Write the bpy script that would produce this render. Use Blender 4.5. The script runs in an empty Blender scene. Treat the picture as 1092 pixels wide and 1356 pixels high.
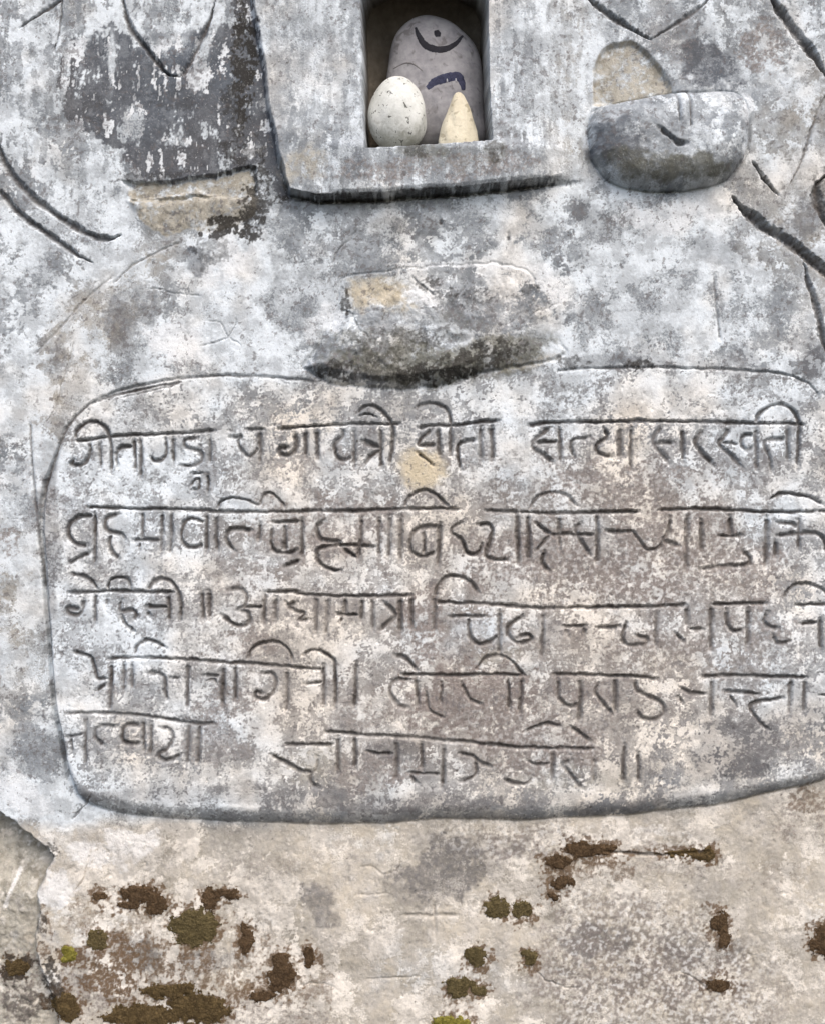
import bpy, math, random
import numpy as np

R = math.radians
scene = bpy.context.scene

# ------------------------------------------------------------------ camera, light, exposure
Z0 = 1.25                       # height of the middle of the wall above the path
CAM_D = 1.75                    # distance of the camera from the wall face
cam_d = bpy.data.cameras.new("camera")
cam = bpy.data.objects.new("camera", cam_d)
scene.collection.objects.link(cam)
cam.location = (0.0, -CAM_D, Z0)
cam.rotation_euler = (R(90), 0, 0)
cam_d.sensor_fit = 'VERTICAL'
cam_d.sensor_height = 24.0
cam_d.angle = 2 * math.atan(0.678 / CAM_D)
cam_d.clip_start = 0.05
cam_d.clip_end = 200
scene.camera = cam

SUN_EL, SUN_AZ = 52, 22         # soft light from above, a little from the right
world = bpy.data.worlds.new("World")
scene.world = world
world.use_nodes = True
nt = world.node_tree
nt.nodes.clear()
sky = nt.nodes.new("ShaderNodeTexSky")
sky.sky_type = 'NISHITA'
sky.sun_disc = False
sky.sun_elevation = R(SUN_EL)
sky.sun_rotation = R(180 - SUN_AZ)
sky.air_density = 1.0
sky.dust_density = 4.0
sky.ozone_density = 1.0
bg = nt.nodes.new("ShaderNodeBackground")
bg.inputs["Strength"].default_value = 0.15
wo = nt.nodes.new("ShaderNodeOutputWorld")
nt.links.new(sky.outputs[0], bg.inputs[0])
nt.links.new(bg.outputs[0], wo.inputs[0])

sun_d = bpy.data.lights.new("sun", 'SUN')
sun_d.energy = 0.8
sun_d.angle = R(50)
sun_d.color = (1.0, 0.95, 0.88)
sun = bpy.data.objects.new("sun", sun_d)
scene.collection.objects.link(sun)
sun.rotation_euler = (R(90 - SUN_EL), 0, R(SUN_AZ))

vs = scene.view_settings
scene.display_settings.display_device = 'sRGB'
vs.view_transform = 'Standard'
vs.look = 'None'
vs.exposure = 0.62
vs.gamma = 1.0
vs.use_curve_mapping = False

# ------------------------------------------------------------------ numpy helpers (wall millimetres: x right, y down, origin top left)
F = np.float32
rng = np.random.RandomState(7)

def axis(a0, a1, step, out, n_out):
    core = np.arange(a0, a1 + step * .5, step)
    t = (np.arange(1, n_out + 1) / n_out) ** 1.7
    return np.concatenate([(a0 - t * out)[::-1], core, core[-1] + t * out]).astype(F)

STEP = 1.3
XS = axis(-40, 1132, STEP, 520, 70)
YS = axis(-40, 1396, STEP, 560, 70)
X, Y = np.meshgrid(XS, YS)
SHP = X.shape

_tabs = {}
def _tab(seed):
    if seed not in _tabs:
        r = np.random.RandomState(seed)
        p = r.permutation(256)
        a = r.rand(256) * 2 * math.pi
        _tabs[seed] = (np.concatenate([p, p]).astype(np.int32), np.cos(a).astype(F), np.sin(a).astype(F))
    return _tabs[seed]

def perlin(x, y, seed):
    p, gx, gy = _tab(seed)
    xf = np.floor(x); yf = np.floor(y)
    u = (x - xf).astype(F); v = (y - yf).astype(F)
    xi = xf.astype(np.int32) & 255; yi = yf.astype(np.int32) & 255
    x1 = (xi + 1) & 255; y1 = (yi + 1) & 255
    def g(a, b, du, dv):
        h = p[p[a] + b]
        return gx[h] * du + gy[h] * dv
    su = u * u * u * (u * (u * 6 - 15) + 10); sv = v * v * v * (v * (v * 6 - 15) + 10)
    n0 = g(xi, yi, u, v); n0 = n0 + su * (g(x1, yi, u - 1, v) - n0)
    n1 = g(xi, y1, u, v - 1); n1 = n1 + su * (g(x1, y1, u - 1, v - 1) - n1)
    return (n0 + sv * (n1 - n0)) * F(1.5)

def fbm(x, y, scale, octs, seed, gain=0.5, sx=1.0, sy=1.0):
    out = 0; a = 1.0; tot = 0; s = 1.0 / scale
    for k in range(octs):
        out = out + F(a) * perlin(x * F(s / sx) + 17.3 * k, y * F(s / sy) + 5.1 * k, seed + k)
        tot += a; a *= gain; s *= 2.03
    return out / F(tot ** 0.75)

def sstep(a, b, x):
    t = np.clip((x - a) / (b - a), 0, 1)
    return t * t * (3 - 2 * t)

def unit0(v):
    return v / np.std(v[60:-60:3, 60:-60:3])

def window(x0, x1, y0, y1):
    i0, i1 = np.searchsorted(XS, [x0, x1]); j0, j1 = np.searchsorted(YS, [y0, y1])
    return slice(j0, max(j1, j0 + 1)), slice(i0, max(i1, i0 + 1))

def smooth(pts, n=6):
    """Catmull-Rom through the points."""
    P = np.array(pts, float)
    if len(P) < 3:
        return P
    Q = np.vstack([2 * P[0] - P[1], P, 2 * P[-1] - P[-2]])
    out = []
    for i in range(1, len(Q) - 2):
        for t in np.arange(n) / n:
            a, b, c, d = Q[i - 1], Q[i], Q[i + 1], Q[i + 2]
            out.append(.5 * (2 * b + (c - a) * t + (2 * a - 5 * b + 4 * c - d) * t * t + (3 * b - a - 3 * c + d) * t ** 3))
    out.append(Q[-2])
    return np.array(out)

def line_dist(P, x, y):
    """distance to a polyline and the 0..1 position along it"""
    best = np.full(x.shape, 1e9, F); tt = np.zeros(x.shape, F)
    n = len(P) - 1
    for i in range(n):
        ax, ay = P[i]; bx, by = P[i + 1]
        dx, dy = bx - ax, by - ay
        L = dx * dx + dy * dy + 1e-9
        t = np.clip(((x - ax) * dx + (y - ay) * dy) / L, 0, 1)
        d = (x - ax - t * dx) ** 2 + (y - ay - t * dy) ** 2
        m = d < best
        best = np.where(m, d, best); tt = np.where(m, (i + t) / n, tt)
    return np.sqrt(best), tt

def poly_sdf(P, x, y):
    """signed distance, positive inside"""
    P = np.array(P, float)
    d, _ = line_dist(np.vstack([P, P[:1]]), x, y)
    ins = np.zeros(x.shape, bool)
    n = len(P)
    for i in range(n):
        ax, ay = P[i]; bx, by = P[(i + 1) % n]
        if ay == by:
            continue
        c = ((ay > y) != (by > y)) & (x < (bx - ax) * (y - ay) / (by - ay) + ax)
        ins ^= c
    return np.where(ins, d, -d)

# shared warps that make every drawn edge ragged
WX1 = fbm(X, Y, 60, 4, 11) ; WY1 = fbm(X, Y, 60, 4, 21)
WXf = fbm(X, Y, 14, 3, 31) ; WYf = fbm(X, Y, 14, 3, 41)

def region(pts, feather=6, warp=10, fine=4):
    """soft ragged-edged area 0..1 over the grid"""
    P = np.array(pts, float)
    pad = feather + warp * 2 + fine * 2
    w = window(P[:, 0].min() - pad, P[:, 0].max() + pad, P[:, 1].min() - pad, P[:, 1].max() + pad)
    out = np.zeros(SHP, F)
    xx = X[w] + warp * WX1[w] + fine * WXf[w]; yy = Y[w] + warp * WY1[w] + fine * WYf[w]
    out[w] = sstep(-feather, feather, poly_sdf(P, xx, yy))
    return out

def blob(cx, cy, rx, ry, ang=0, warp=.6, soft=.5):
    """soft ragged ellipse 0..1"""
    r = max(rx, ry) * (1 + warp) * (1 + soft) + 4
    w = window(cx - r, cx + r, cy - r, cy + r)
    out = np.zeros(SHP, F)
    m = min(rx, ry) * warp
    xx = X[w] + m * WX1[w] + .5 * m * WXf[w] - cx; yy = Y[w] + m * WY1[w] + .5 * m * WYf[w] - cy
    c, s = math.cos(R(ang)), math.sin(R(ang))
    u = (xx * c + yy * s) / rx; v = (-xx * s + yy * c) / ry
    out[w] = sstep(1 + soft, 1 - soft, np.sqrt(u * u + v * v))
    return out

# ------------------------------------------------------------------ traced outlines and carved strokes
PANEL = smooth([(88, 566), (72, 612), (60, 650), (56, 695), (61, 770), (67, 850), (73, 925), (84, 980), (91, 1018), (104, 1052),
                (132, 1068), (185, 1079), (260, 1085), (340, 1088), (430, 1091), (520, 1089), (600, 1084), (680, 1086), (760, 1082),
                (830, 1079), (900, 1071), (960, 1064), (1020, 1049), (1090, 1032), (1150, 985), (1185, 880), (1180, 700), (1150, 600),
                (1094, 546), (1074, 512), (1040, 498), (1000, 492), (900, 488), (800, 488), (735, 492), (600, 502), (450, 508),
                (350, 498), (280, 497), (220, 503), (160, 517), (118, 536)], 4)

def Zm(x0, y0, s, *strokes):
    """strokes measured in an enlarged crop -> wall millimetres; an optional leading number is the half width"""
    out = []
    for st in strokes:
        w, d = 3.1, 6.0
        if not isinstance(st[0], tuple):
            w = st[0]; st = st[1:]
        out.append((w, d, smooth([(x0 + a / s, y0 + b / s) for a, b in st], 5)))
    return out

K = 1092 / 340.0
K2 = 1092 / 412.0
LINE1 = (
    Zm(70, 520, K,
       [(92, 203), (170, 200), (260, 185), (400, 178), (560, 172), (690, 162)],
       [(95, 195), (105, 160), (140, 130), (180, 124), (215, 140), (235, 172), (245, 215), (250, 270), (250, 340)],
       [(158, 205), (160, 255), (142, 295), (108, 310), (80, 302), (92, 288)],
       [(198, 205), (200, 260), (205, 320)],
       [(345, 225), (290, 235), (270, 260), (275, 315)], [(345, 195), (352, 330)], [(372, 190), (375, 270), (374, 360)],
       [(480, 195), (482, 250), (465, 285), (435, 290), (415, 272)], [(512, 190), (515, 300)],
       [(620, 190), (560, 205), (570, 235), (625, 250), (635, 285), (600, 310), (545, 310)], [2.6, (628, 226), (632, 231)],
       [(668, 185), (670, 300)],
       [2.2, (590, 345), (640, 340)], [2.2, (585, 400), (600, 375), (625, 370), (620, 410), (590, 415)], [2.2, (660, 345), (662, 430)],
       [(755, 190), (800, 185), (790, 200), (800, 240), (835, 270), (865, 250), (872, 232)], [(820, 158), (900, 155)],
       [3.6, (880, 165), (882, 300)]) +
    Zm(360, 520, K,
       [(30, 155), (150, 145), (250, 140), (360, 132), (460, 135), (545, 132)],
       [3.6, (95, 165), (105, 215), (95, 250), (65, 268), (35, 255), (40, 235), (70, 235)],
       [3.6, (145, 160), (145, 270)], [3.6, (190, 160), (195, 280)],
       [(295, 155), (305, 185), (270, 215), (270, 260), (300, 285), (345, 275)], [(345, 155), (350, 200), (348, 310)],
       [(385, 205), (430, 225), (465, 240), (420, 270), (390, 310)], [(462, 150), (465, 320)],
       [(365, 85), (385, 65), (425, 58), (470, 80), (500, 115), (515, 160), (510, 240), (500, 310)],
       [2, (375, 100), (410, 90), (445, 105)],
       [(610, 68), (640, 52), (690, 48), (735, 65), (755, 100), (760, 160), (755, 270)],
       [(620, 148), (700, 140), (770, 140), (850, 130), (965, 118)],
       [(620, 258), (650, 280), (685, 310)], [(680, 155), (635, 195), (625, 222), (705, 225)], [3.6, (705, 150), (712, 275)],
       [(870, 200), (800, 215), (790, 250), (800, 330)], [3.6, (885, 150), (888, 290)], [3.6, (930, 145), (935, 290)]) +
    Zm(680, 520, K2,
       [(50, 115), (130, 105), (300, 103), (500, 100), (700, 104), (850, 108), (950, 108), (1015, 112)],
       [3.6, (130, 120), (75, 165), (65, 190), (95, 215), (135, 245)], [(75, 175), (155, 172)], [(158, 120), (162, 245)],
       [(265, 155), (205, 167), (200, 195), (210, 225)],
       [(315, 125), (325, 155), (290, 185), (300, 215), (345, 225)], [4.6, (370, 120), (372, 230)], [(410, 120), (408, 265)],
       [3.6, (520, 120), (490, 160), (495, 185), (545, 250)], [3.8, (490, 180), (560, 175)], [3.4, (590, 125), (592, 240)],
       [3.6, (665, 125), (640, 165), (645, 195), (700, 255)],
       [3.6, (755, 120), (735, 160), (720, 180), (760, 220), (800, 265)], [(720, 175), (790, 180)],
       [(845, 150), (810, 150), (795, 175), (815, 200), (845, 190)], [(848, 125), (850, 270)],
       [(955, 160), (880, 172), (895, 230), (905, 280)], [(960, 120), (960, 240)],
       [(845, 105), (860, 75), (900, 48), (940, 42), (975, 60), (995, 95), (997, 160), (995, 265)]))
LINE2 = (
    Zm(70, 640, K,
       [(150, 100), (250, 105), (380, 110), (500, 110), (620, 113), (720, 120), (860, 122), (960, 122), (1060, 121)],
       [(180, 140), (130, 140), (85, 165), (70, 200), (85, 240), (125, 262), (150, 262)], [(182, 125), (185, 240), (182, 345)],
       [(165, 295), (110, 320), (70, 342)],
       [(285, 130), (235, 145), (225, 170), (240, 205), (295, 215), (312, 240)], [(255, 215), (245, 260), (265, 300), (290, 320)],
       [(383, 120), (385, 240)], [(345, 240), (400, 240), (470, 242)], [2.2, (375, 245), (372, 280)], [(468, 125), (465, 300)],
       [(508, 125), (505, 230), (500, 300)],
       [(650, 170), (600, 150), (565, 165), (550, 215), (560, 255), (600, 272), (650, 260)], [(655, 130), (655, 290)], [(695, 135), (700, 290)],
       [(780, 290), (745, 255), (742, 215), (765, 195), (810, 195), (850, 200)], [2.6, (880, 170), (878, 250)],
       [2.6, (700, 105), (720, 75), (780, 62), (830, 75), (880, 90), (890, 60), (920, 40), (955, 60), (985, 100)],
       [(935, 180), (930, 250), (950, 290), (1000, 295), (1040, 285)], [(985, 170), (990, 290)], [(935, 165), (1055, 163)],
       [(1060, 150), (1062, 310)], [(1055, 325), (985, 355)]) +
    Zm(360, 640, K,
       [(90, 121), (190, 118), (300, 118), (420, 115), (560, 110), (700, 108), (800, 110)], [(905, 115), (970, 120), (1050, 122)],
       [(225, 160), (195, 180), (195, 215), (215, 240), (280, 250), (275, 262), (210, 275), (190, 300), (205, 340), (250, 365), (295, 372)],
       [(380, 150), (378, 240), (365, 315)], [(280, 262), (340, 265), (450, 268)], [(300, 275), (340, 300), (360, 315)], [(455, 150), (455, 310)],
       [3.4, (500, 140), (495, 320)], [3.4, (548, 145), (545, 330)],
       [(710, 185), (650, 185), (605, 205), (585, 245), (595, 290), (630, 310), (700, 297)], [2.4, (645, 195), (648, 300)], [(712, 170), (705, 350)],
       [(565, 100), (580, 65), (620, 35), (670, 32), (710, 60), (745, 95)],
       [(805, 170), (770, 185), (765, 210), (800, 235), (815, 265), (830, 295), (870, 300), (890, 260)],
       [(870, 175), (920, 175), (935, 205), (920, 260), (910, 310), (950, 325), (1000, 325)], [3.4, (1040, 130), (1045, 350)]) +
    Zm(680, 640, K2,
       [(20, 101), (60, 102), (150, 105), (300, 102), (440, 98)], [(510, 95), (620, 90), (740, 92), (860, 100), (960, 102), (1060, 98)],
       [(55, 90), (80, 50), (130, 32), (180, 42), (220, 80)], [3.6, (48, 110), (50, 270)],
       [(75, 140), (130, 180)], [(130, 180), (95, 215), (75, 235)], [(130, 180), (280, 180)], [(155, 115), (158, 230)], [(105, 240), (98, 275), (120, 310)],
       [(290, 110), (290, 280)], [(235, 140), (215, 160), (225, 190), (265, 250)],
       [(320, 165), (370, 172), (415, 170), (440, 205), (470, 235), (505, 225), (525, 200)], [(545, 120), (540, 170), (525, 200), (580, 220)],
       [3.6, (605, 115), (600, 300)], [(655, 130), (655, 240)],
       [(755, 115), (758, 185)], [(715, 185), (800, 185)], [3.8, (885, 120), (880, 290)],
       [(650, 302), (730, 290), (815, 285), (825, 260), (800, 240)],
       [(915, 135), (960, 140), (1000, 155)], [(920, 185), (990, 175), (1060, 175), (1088, 200), (1092, 240)], [(1000, 115), (995, 230)], [(915, 200), (915, 260)],
       [(900, 55), (930, 38), (980, 38), (1040, 50), (1085, 75)], [(1060, 98), (1130, 96)]))
LINE3 = (
    Zm(70, 750, K,
       [(75, 110), (180, 108), (250, 103), (330, 105), (420, 108), (520, 108)], [(85, 30), (130, 38), (170, 60), (195, 95)],
       [3.6, (135, 135), (135, 175), (110, 205), (75, 195), (75, 175), (130, 180)], [(185, 115), (187, 240)],
       [(240, 100), (245, 60), (280, 48), (325, 55), (338, 95)], [(235, 130), (236, 170)],
       [(300, 140), (290, 165), (300, 190), (345, 185), (360, 205), (340, 230)], [(295, 190), (310, 235), (355, 275)],
       [(405, 170), (500, 170)], [3.6, (405, 185), (420, 212)], [(498, 120), (502, 230)],
       [(410, 100), (430, 70), (470, 52), (510, 65), (535, 100), (548, 150), (548, 220)],
       [3.4, (640, 105), (645, 225)], [3.4, (670, 105), (672, 220)],
       [(745, 100), (800, 98), (830, 125), (820, 165), (790, 180), (830, 195), (840, 225), (815, 250), (770, 240), (720, 205)],
       [(800, 175), (900, 170)], [3.4, (905, 110), (902, 240)], [(905, 108), (1055, 105)], [3.4, (950, 130), (948, 230)]) +
    Zm(360, 750, K,
       [(90, 106), (175, 122), (300, 125), (420, 125), (590, 122)],
       [(110, 150), (80, 170), (110, 190), (140, 195), (125, 225), (165, 225)], [(60, 150), (100, 185)],
       [3.4, (190, 130), (190, 280)], [3.4, (238, 135), (232, 290)],
       [(312, 135), (312, 205)], [(270, 200), (370, 208)], [3.4, (385, 135), (380, 230)], [2.4, (300, 210), (290, 240)], [3.4, (428, 135), (428, 265)],
       [(470, 150), (530, 205), (495, 235), (465, 265)], [3.4, (545, 135), (545, 280)], [3.4, (590, 130), (595, 260)],
       [(690, 130), (690, 190), (688, 280)], [3.4, (690, 130), (705, 80), (740, 45), (790, 42), (840, 65), (875, 110)],
       [3.4, (695, 150), (800, 155), (900, 158), (1090, 172)],
       [(755, 213), (830, 210), (910, 212)], [(840, 215), (832, 260), (845, 305), (885, 328), (930, 315), (960, 290)], [(963, 190), (962, 370)],
       [(1060, 210), (1010, 245), (1000, 290), (1040, 320), (1090, 315)]) +
    Zm(680, 750, K2,
       [(12, 140), (100, 146), (200, 145), (350, 140), (480, 140), (530, 137), (600, 135)], [(690, 132), (780, 130), (880, 128)],
       [(980, 135), (1130, 131)],
       [(20, 262), (30, 270), (60, 250), (40, 238), (10, 250)], [3.6, (100, 160), (98, 240), (90, 320)],
       [(165, 210), (250, 208)], [3.6, (175, 212), (185, 240)], [(245, 210), (240, 240)],
       [(285, 212), (365, 210)], [(390, 195), (375, 240), (390, 270), (450, 272), (460, 250), (420, 240)], [3.6, (495, 150), (490, 285)],
       [(560, 232), (585, 260)], [(605, 215), (660, 222)], [3.4, (600, 140), (602, 212)], [3.6, (685, 140), (683, 290)],
       [(740, 150), (740, 195), (765, 225), (800, 215)], [3.6, (815, 150), (810, 280)],
       [(885, 160), (870, 190), (890, 210), (920, 215)], [(900, 240), (920, 268), (960, 262)],
       [(995, 200), (1060, 195)], [(1065, 180), (1068, 290)], [(940, 110), (970, 70), (1020, 60), (1070, 75), (1100, 100)]))
LINE4 = (
    Zm(70, 840, K,
       [(100, 70), (140, 80), (175, 100), (188, 150), (200, 180), (245, 185)], [(190, 235), (240, 205)],
       [(245, 100), (350, 95), (450, 97), (600, 105), (720, 115), (850, 120), (960, 130), (1090, 142)],
       [(258, 120), (255, 220), (252, 320)], [(310, 115), (312, 240)], [(345, 115), (345, 230)],
       [(355, 85), (370, 40), (410, 22), (450, 32), (490, 55)],
       [(405, 160), (460, 162), (485, 185), (485, 240), (495, 270)], [(505, 180), (550, 183)], [3.4, (580, 120), (578, 310)],
       [3.4, (650, 172), (720, 170)], [2.4, (660, 195), (690, 185), (705, 210)], [4.2, (730, 130), (725, 300)], [(780, 130), (782, 280)],
       [(890, 160), (935, 165), (955, 205), (935, 250), (900, 272), (865, 260), (870, 240), (900, 250)],
       [(1000, 150), (1000, 300)], [(835, 100), (850, 60), (900, 35), (960, 32), (1005, 60), (1025, 110)]) +
    Zm(360, 840, 1092 / 360.0,
       [(90, 132), (150, 135), (210, 138)], [(130, 80), (160, 62), (200, 65), (235, 85), (255, 120), (257, 200), (255, 290)],
       [(65, 150), (60, 310)], [(130, 195), (210, 188)], [3.4, (210, 120), (210, 290)], [(340, 110), (332, 290)],
       [(495, 80), (540, 95), (580, 140)], [(520, 158), (620, 158), (720, 162), (850, 158), (1010, 160)],
       [(555, 180), (505, 178), (478, 200), (480, 240), (510, 280), (545, 292)], [(580, 170), (585, 290)],
       [(820, 135), (850, 95), (900, 80), (950, 100), (990, 140), (1005, 158)], [2.4, (945, 170), (948, 300)], [2.4, (1000, 175), (990, 310)],
       [2.2, (620, 230), (630, 300), (690, 330)], [2.2, (680, 190), (675, 280)], [2.2, (760, 190), (790, 250), (840, 280)]) +
    Zm(680, 840, K2,
       [(135, 138), (250, 138), (350, 142), (430, 145), (495, 152)], [(655, 145), (760, 140), (900, 145), (1020, 148)],
       [(150, 150), (150, 200), (165, 235), (195, 250), (225, 240)], [3.4, (230, 150), (225, 300)],
       [(290, 170), (280, 200), (305, 235), (340, 275)], [3.4, (350, 150), (350, 270)],
       [(420, 160), (425, 195), (470, 215), (515, 240), (515, 275), (480, 295), (440, 285), (425, 265)],
       [(575, 185), (610, 200), (670, 205)], [(570, 215), (585, 240)], [3.6, (685, 155), (682, 290)],
       [(725, 195), (790, 198), (850, 205)], [2.4, (745, 205), (770, 245)],
       [(935, 220), (880, 225), (835, 235), (820, 260), (850, 300), (885, 330)], [3.4, (960, 155), (955, 280)], [3.4, (1010, 155), (1005, 270)],
       [2.4, (1060, 210), (1120, 206)]))
LINE5 = (
    Zm(70, 920, K,
       [(70, 72), (160, 70), (300, 75), (440, 88), (540, 105), (640, 118), (690, 115)],
       [(75, 172), (140, 160)], [2.6, (90, 170), (95, 240)], [(152, 85), (150, 290)],
       [(285, 130), (225, 125), (195, 140), (195, 175), (235, 210)],
       [(385, 125), (340, 118), (310, 140), (310, 185), (345, 200), (385, 195)], [(395, 100), (398, 240)], [(428, 110), (425, 250)],
       [(465, 135), (505, 140), (520, 180), (490, 225), (460, 245), (480, 270), (520, 265), (555, 248)], [3.4, (585, 110), (578, 290)], [3.4, (630, 115), (625, 290)]) +
    Zm(350, 940, K,
       [(265, 88), (350, 92), (420, 100), (560, 105), (640, 110), (760, 125), (880, 130)], [(95, 140), (180, 142), (300, 140)],
       [(35, 185), (100, 220), (160, 250), (210, 260)], [(230, 190), (228, 240), (205, 262), (205, 300), (232, 325)],
       [3.4, (315, 110), (315, 260)], [(385, 110), (388, 240)],
       [(440, 170), (490, 180), (545, 180)], [3.6, (565, 125), (560, 290)],
       [(665, 130), (670, 250)], [(610, 262), (680, 265), (745, 268)], [(620, 265), (650, 310)], [3.4, (760, 150), (755, 320)],
       [(825, 180), (880, 190), (910, 215), (960, 235)], [(895, 210), (900, 250), (880, 280), (830, 300)]) +
    Zm(600, 940, 3.64,
       [(60, 146), (120, 154), (200, 162), (300, 172), (460, 178), (665, 180)],
       [(350, 240), (400, 255), (455, 250)], [(470, 195), (472, 345)], [(240, 330), (290, 345), (350, 345), (375, 310)],
       [(335, 100), (400, 70), (460, 58), (510, 75)], [3.4, (555, 75), (600, 105), (650, 145)],
       [(560, 235), (520, 258), (540, 280), (580, 330), (615, 370)],
       [2.4, (670, 220), (668, 340)], [3.2, (815, 160), (808, 340)], [3.2, (880, 200), (885, 340)]))

KA, KB = 1092 / 370.0, 1092 / 362.0
# long lines of the relief figure, cut in the wall: (half width, depth, points)
def W(w, d, x0, y0, s, pts):
    return (w, d, smooth([(x0 + a / s, y0 + b / s) for a, b in pts], 6))
OUTLINES = [
    W(4.6, 9, 0, 0, KA, [(-60, 470), (0, 585), (20, 640), (70, 710), (140, 780), (220, 840), (300, 890), (370, 925), (430, 932), (470, 915)]),
    W(4.0, 8, 0, 0, KA, [(-80, 660), (0, 750), (60, 820), (140, 880), (230, 945), (300, 995), (360, 1025)]),
    W(4.2, 8, 0, 0, KA, [(470, -60), (490, 40), (510, 110), (560, 175), (620, 250), (668, 298)]),
    W(3.4, 5, 0, 0, KA, [(668, 298), (705, 295), (740, 255), (785, 160), (825, 60), (850, -40)]),
    W(3.6, 5, 0, 0, KA, [(80, 110), (150, 60), (220, 20), (280, -30)]),
    W(2.6, 4, 0, 0, KA, [(248, -20), (235, 110), (215, 200)]),
    W(4.4, 9, 730, 0, KB, [(120, -30), (165, 10), (240, 65), (320, 115), (395, 155)]),
    W(3.4, 5, 730, 0, KB, [(400, 152), (470, 112), (560, 55), (610, 15), (650, -40)]),
    W(6.0, 12, 730, 0, KB, [(860, -60), (895, 10), (950, 90), (1010, 170), (1060, 240), (1110, 320)]),
    W(5.0, 10, 730, 0, KB, [(805, 645), (850, 710), (905, 778)]),
    W(7.0, 14, 730, 0, KB, [(725, 785), (780, 850), (860, 910), (950, 970), (1040, 1040), (1110, 1110), (1180, 1210)]),
    W(7.0, 10, 730, 0, KB, [(1110, 690), (1060, 740), (1062, 800), (1085, 870), (1130, 940)]),
    W(2.6, 3.5, 730, 0, KB, [(950, 740), (1000, 640), (1050, 480), (1085, 400), (1130, 330)]),
    W(4.8, 9, 730, 250, KB, [(1005, 300), (1030, 400), (1065, 510), (1090, 620), (1130, 700)]),
]
FAINT = [  # shallow scratches, cracks and the double border line of the panel
    (2.0, 2.5, smooth([(945, 365), (948, 405), (953, 450)])), (2.2, 3, smooth([(40, 560), (44, 620), (52, 700), (60, 780)])),
    (2.4, 3.5, smooth([(118, 536), (150, 524), (205, 512), (240, 506)])), (1.8, 2.5, smooth([(160, 526), (205, 516), (240, 507)])),
    (2.3, 3.2, smooth([(58, 660), (62, 640), (74, 604), (90, 566), (118, 536), (160, 517), (220, 504), (280, 498), (350, 499), (420, 505)])),
    (2.0, 2.6, smooth([(738, 491), (770, 488), (820, 487), (868, 486)])),
    (2.0, 3, smooth([(868, 486), (916, 488), (964, 489), (1002, 492), (1030, 494), (1066, 506), (1084, 524)])),
    (1.6, 2.2, smooth([(150, 375), (175, 352), (205, 335), (240, 320)])), (1.6, 2, smooth([(45, 470), (75, 440), (110, 400), (150, 365)])),
    (1.5, 2, smooth([(60, 560), (72, 545), (85, 500), (100, 450)])),
    (2.2, 3.5, smooth([(800, 1127), (840, 1131), (870, 1132), (910, 1129), (936, 1128)])),
    (2.4, 2.6, np.array([(533, 1211), (570, 1213), (606, 1212)])), (2.2, 2.6, np.array([(575, 1196), (576, 1240)])),
    (1.4, 1.6, smooth([(485, 1297), (520, 1295), (556, 1292)])), (1.4, 1.8, smooth([(900, 1285), (925, 1300), (940, 1315)])),
    (1.3, 1.6, smooth([(306, 1240), (304, 1270), (307, 1305)])), (1.4, 1.6, smooth([(470, 1186), (500, 1184), (516, 1183)])),
    (1.6, 2.5, smooth([(95, 1085), (110, 1070), (125, 1050)])), (1.5, 2, smooth([(120, 1130), (112, 1160), (100, 1180)])),
    (1.6, 2, smooth([(545, 366), (560, 380), (575, 392)])), (1.6, 2, smooth([(618, 378), (606, 392), (596, 402)])),
    (2.6, 4, np.array([(581, 290), (586, 300)])), (2.6, 4, np.array([(672, 310), (673, 322)])),
]

_r = random.Random(5)
for _ in range(9):
    if _ < 3:
        x, y = _r.uniform(90, 1080), _r.uniform(1105, 1350)
    else:
        x, y = _r.uniform(0, 1090), _r.uniform(270, 500)
    a = _r.uniform(-.5, .5) + (1.57 if _r.random() < .3 else 0); pts_ = [(x, y)]
    for k in range(_r.randint(4, 10)):
        a += _r.uniform(-.55, .55); l = _r.uniform(4, 11)
        x += l * math.cos(a); y += l * math.sin(a); pts_.append((x, y))
    FAINT.append((_r.uniform(.9, 1.5), _r.uniform(1.2, 2.4), np.array(pts_)))

# ------------------------------------------------------------------ the height of the wall face, millimetres towards the viewer
H = 5.0 * fbm(X, Y, 420, 3, 51) + 2.2 * fbm(X, Y, 110, 3, 61) + 0.55 * fbm(X, Y, 26, 3, 71)
LAB = np.zeros(SHP, np.int16)          # which part of the wall a point belongs to
FULL = (slice(0, SHP[0]), slice(0, SHP[1]))

# inscription panel: flush at the top, standing proud with a bevel at the foot and the left side
w = window(20, 1260, 460, 1120)
xx = X[w] + 1.6 * WX1[w] + .8 * WXf[w]; yy = Y[w] + 2.0 * WY1[w] + .8 * WYf[w]
sd = poly_sdf(PANEL, xx, yy)
rise = 14.0 * sstep(580, 1000, Y[w])
chamf = 5 + 15 * sstep(930, 1085, Y[w]) * sstep(40, 150, X[w])
prof = np.clip((sd + 1) / (chamf * 1.25), 0, 1); prof = 1 - (1 - prof) ** 2
H[w] += rise * prof
left = sstep(170, 100, X[w]) * sstep(560, 640, Y[w]) + .22 * sstep(700, 1000, Y[w])
edge_d = np.abs(sd)
lw = 3.0 + 2.2 * left
H[w] -= (.8 * sstep(-.35, .4, WX1[w] + WXf[w]) + 7 * left * sstep(1085, 1000, Y[w])) * (1 - sstep(lw * .3, lw, edge_d))
LAB[w][sd > 0] = 1
PANEL_IN = np.zeros(SHP, F); PANEL_IN[w] = sstep(-2, 4, sd)
PANEL_SD = np.full(SHP, -99, F); PANEL_SD[w] = sd

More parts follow.
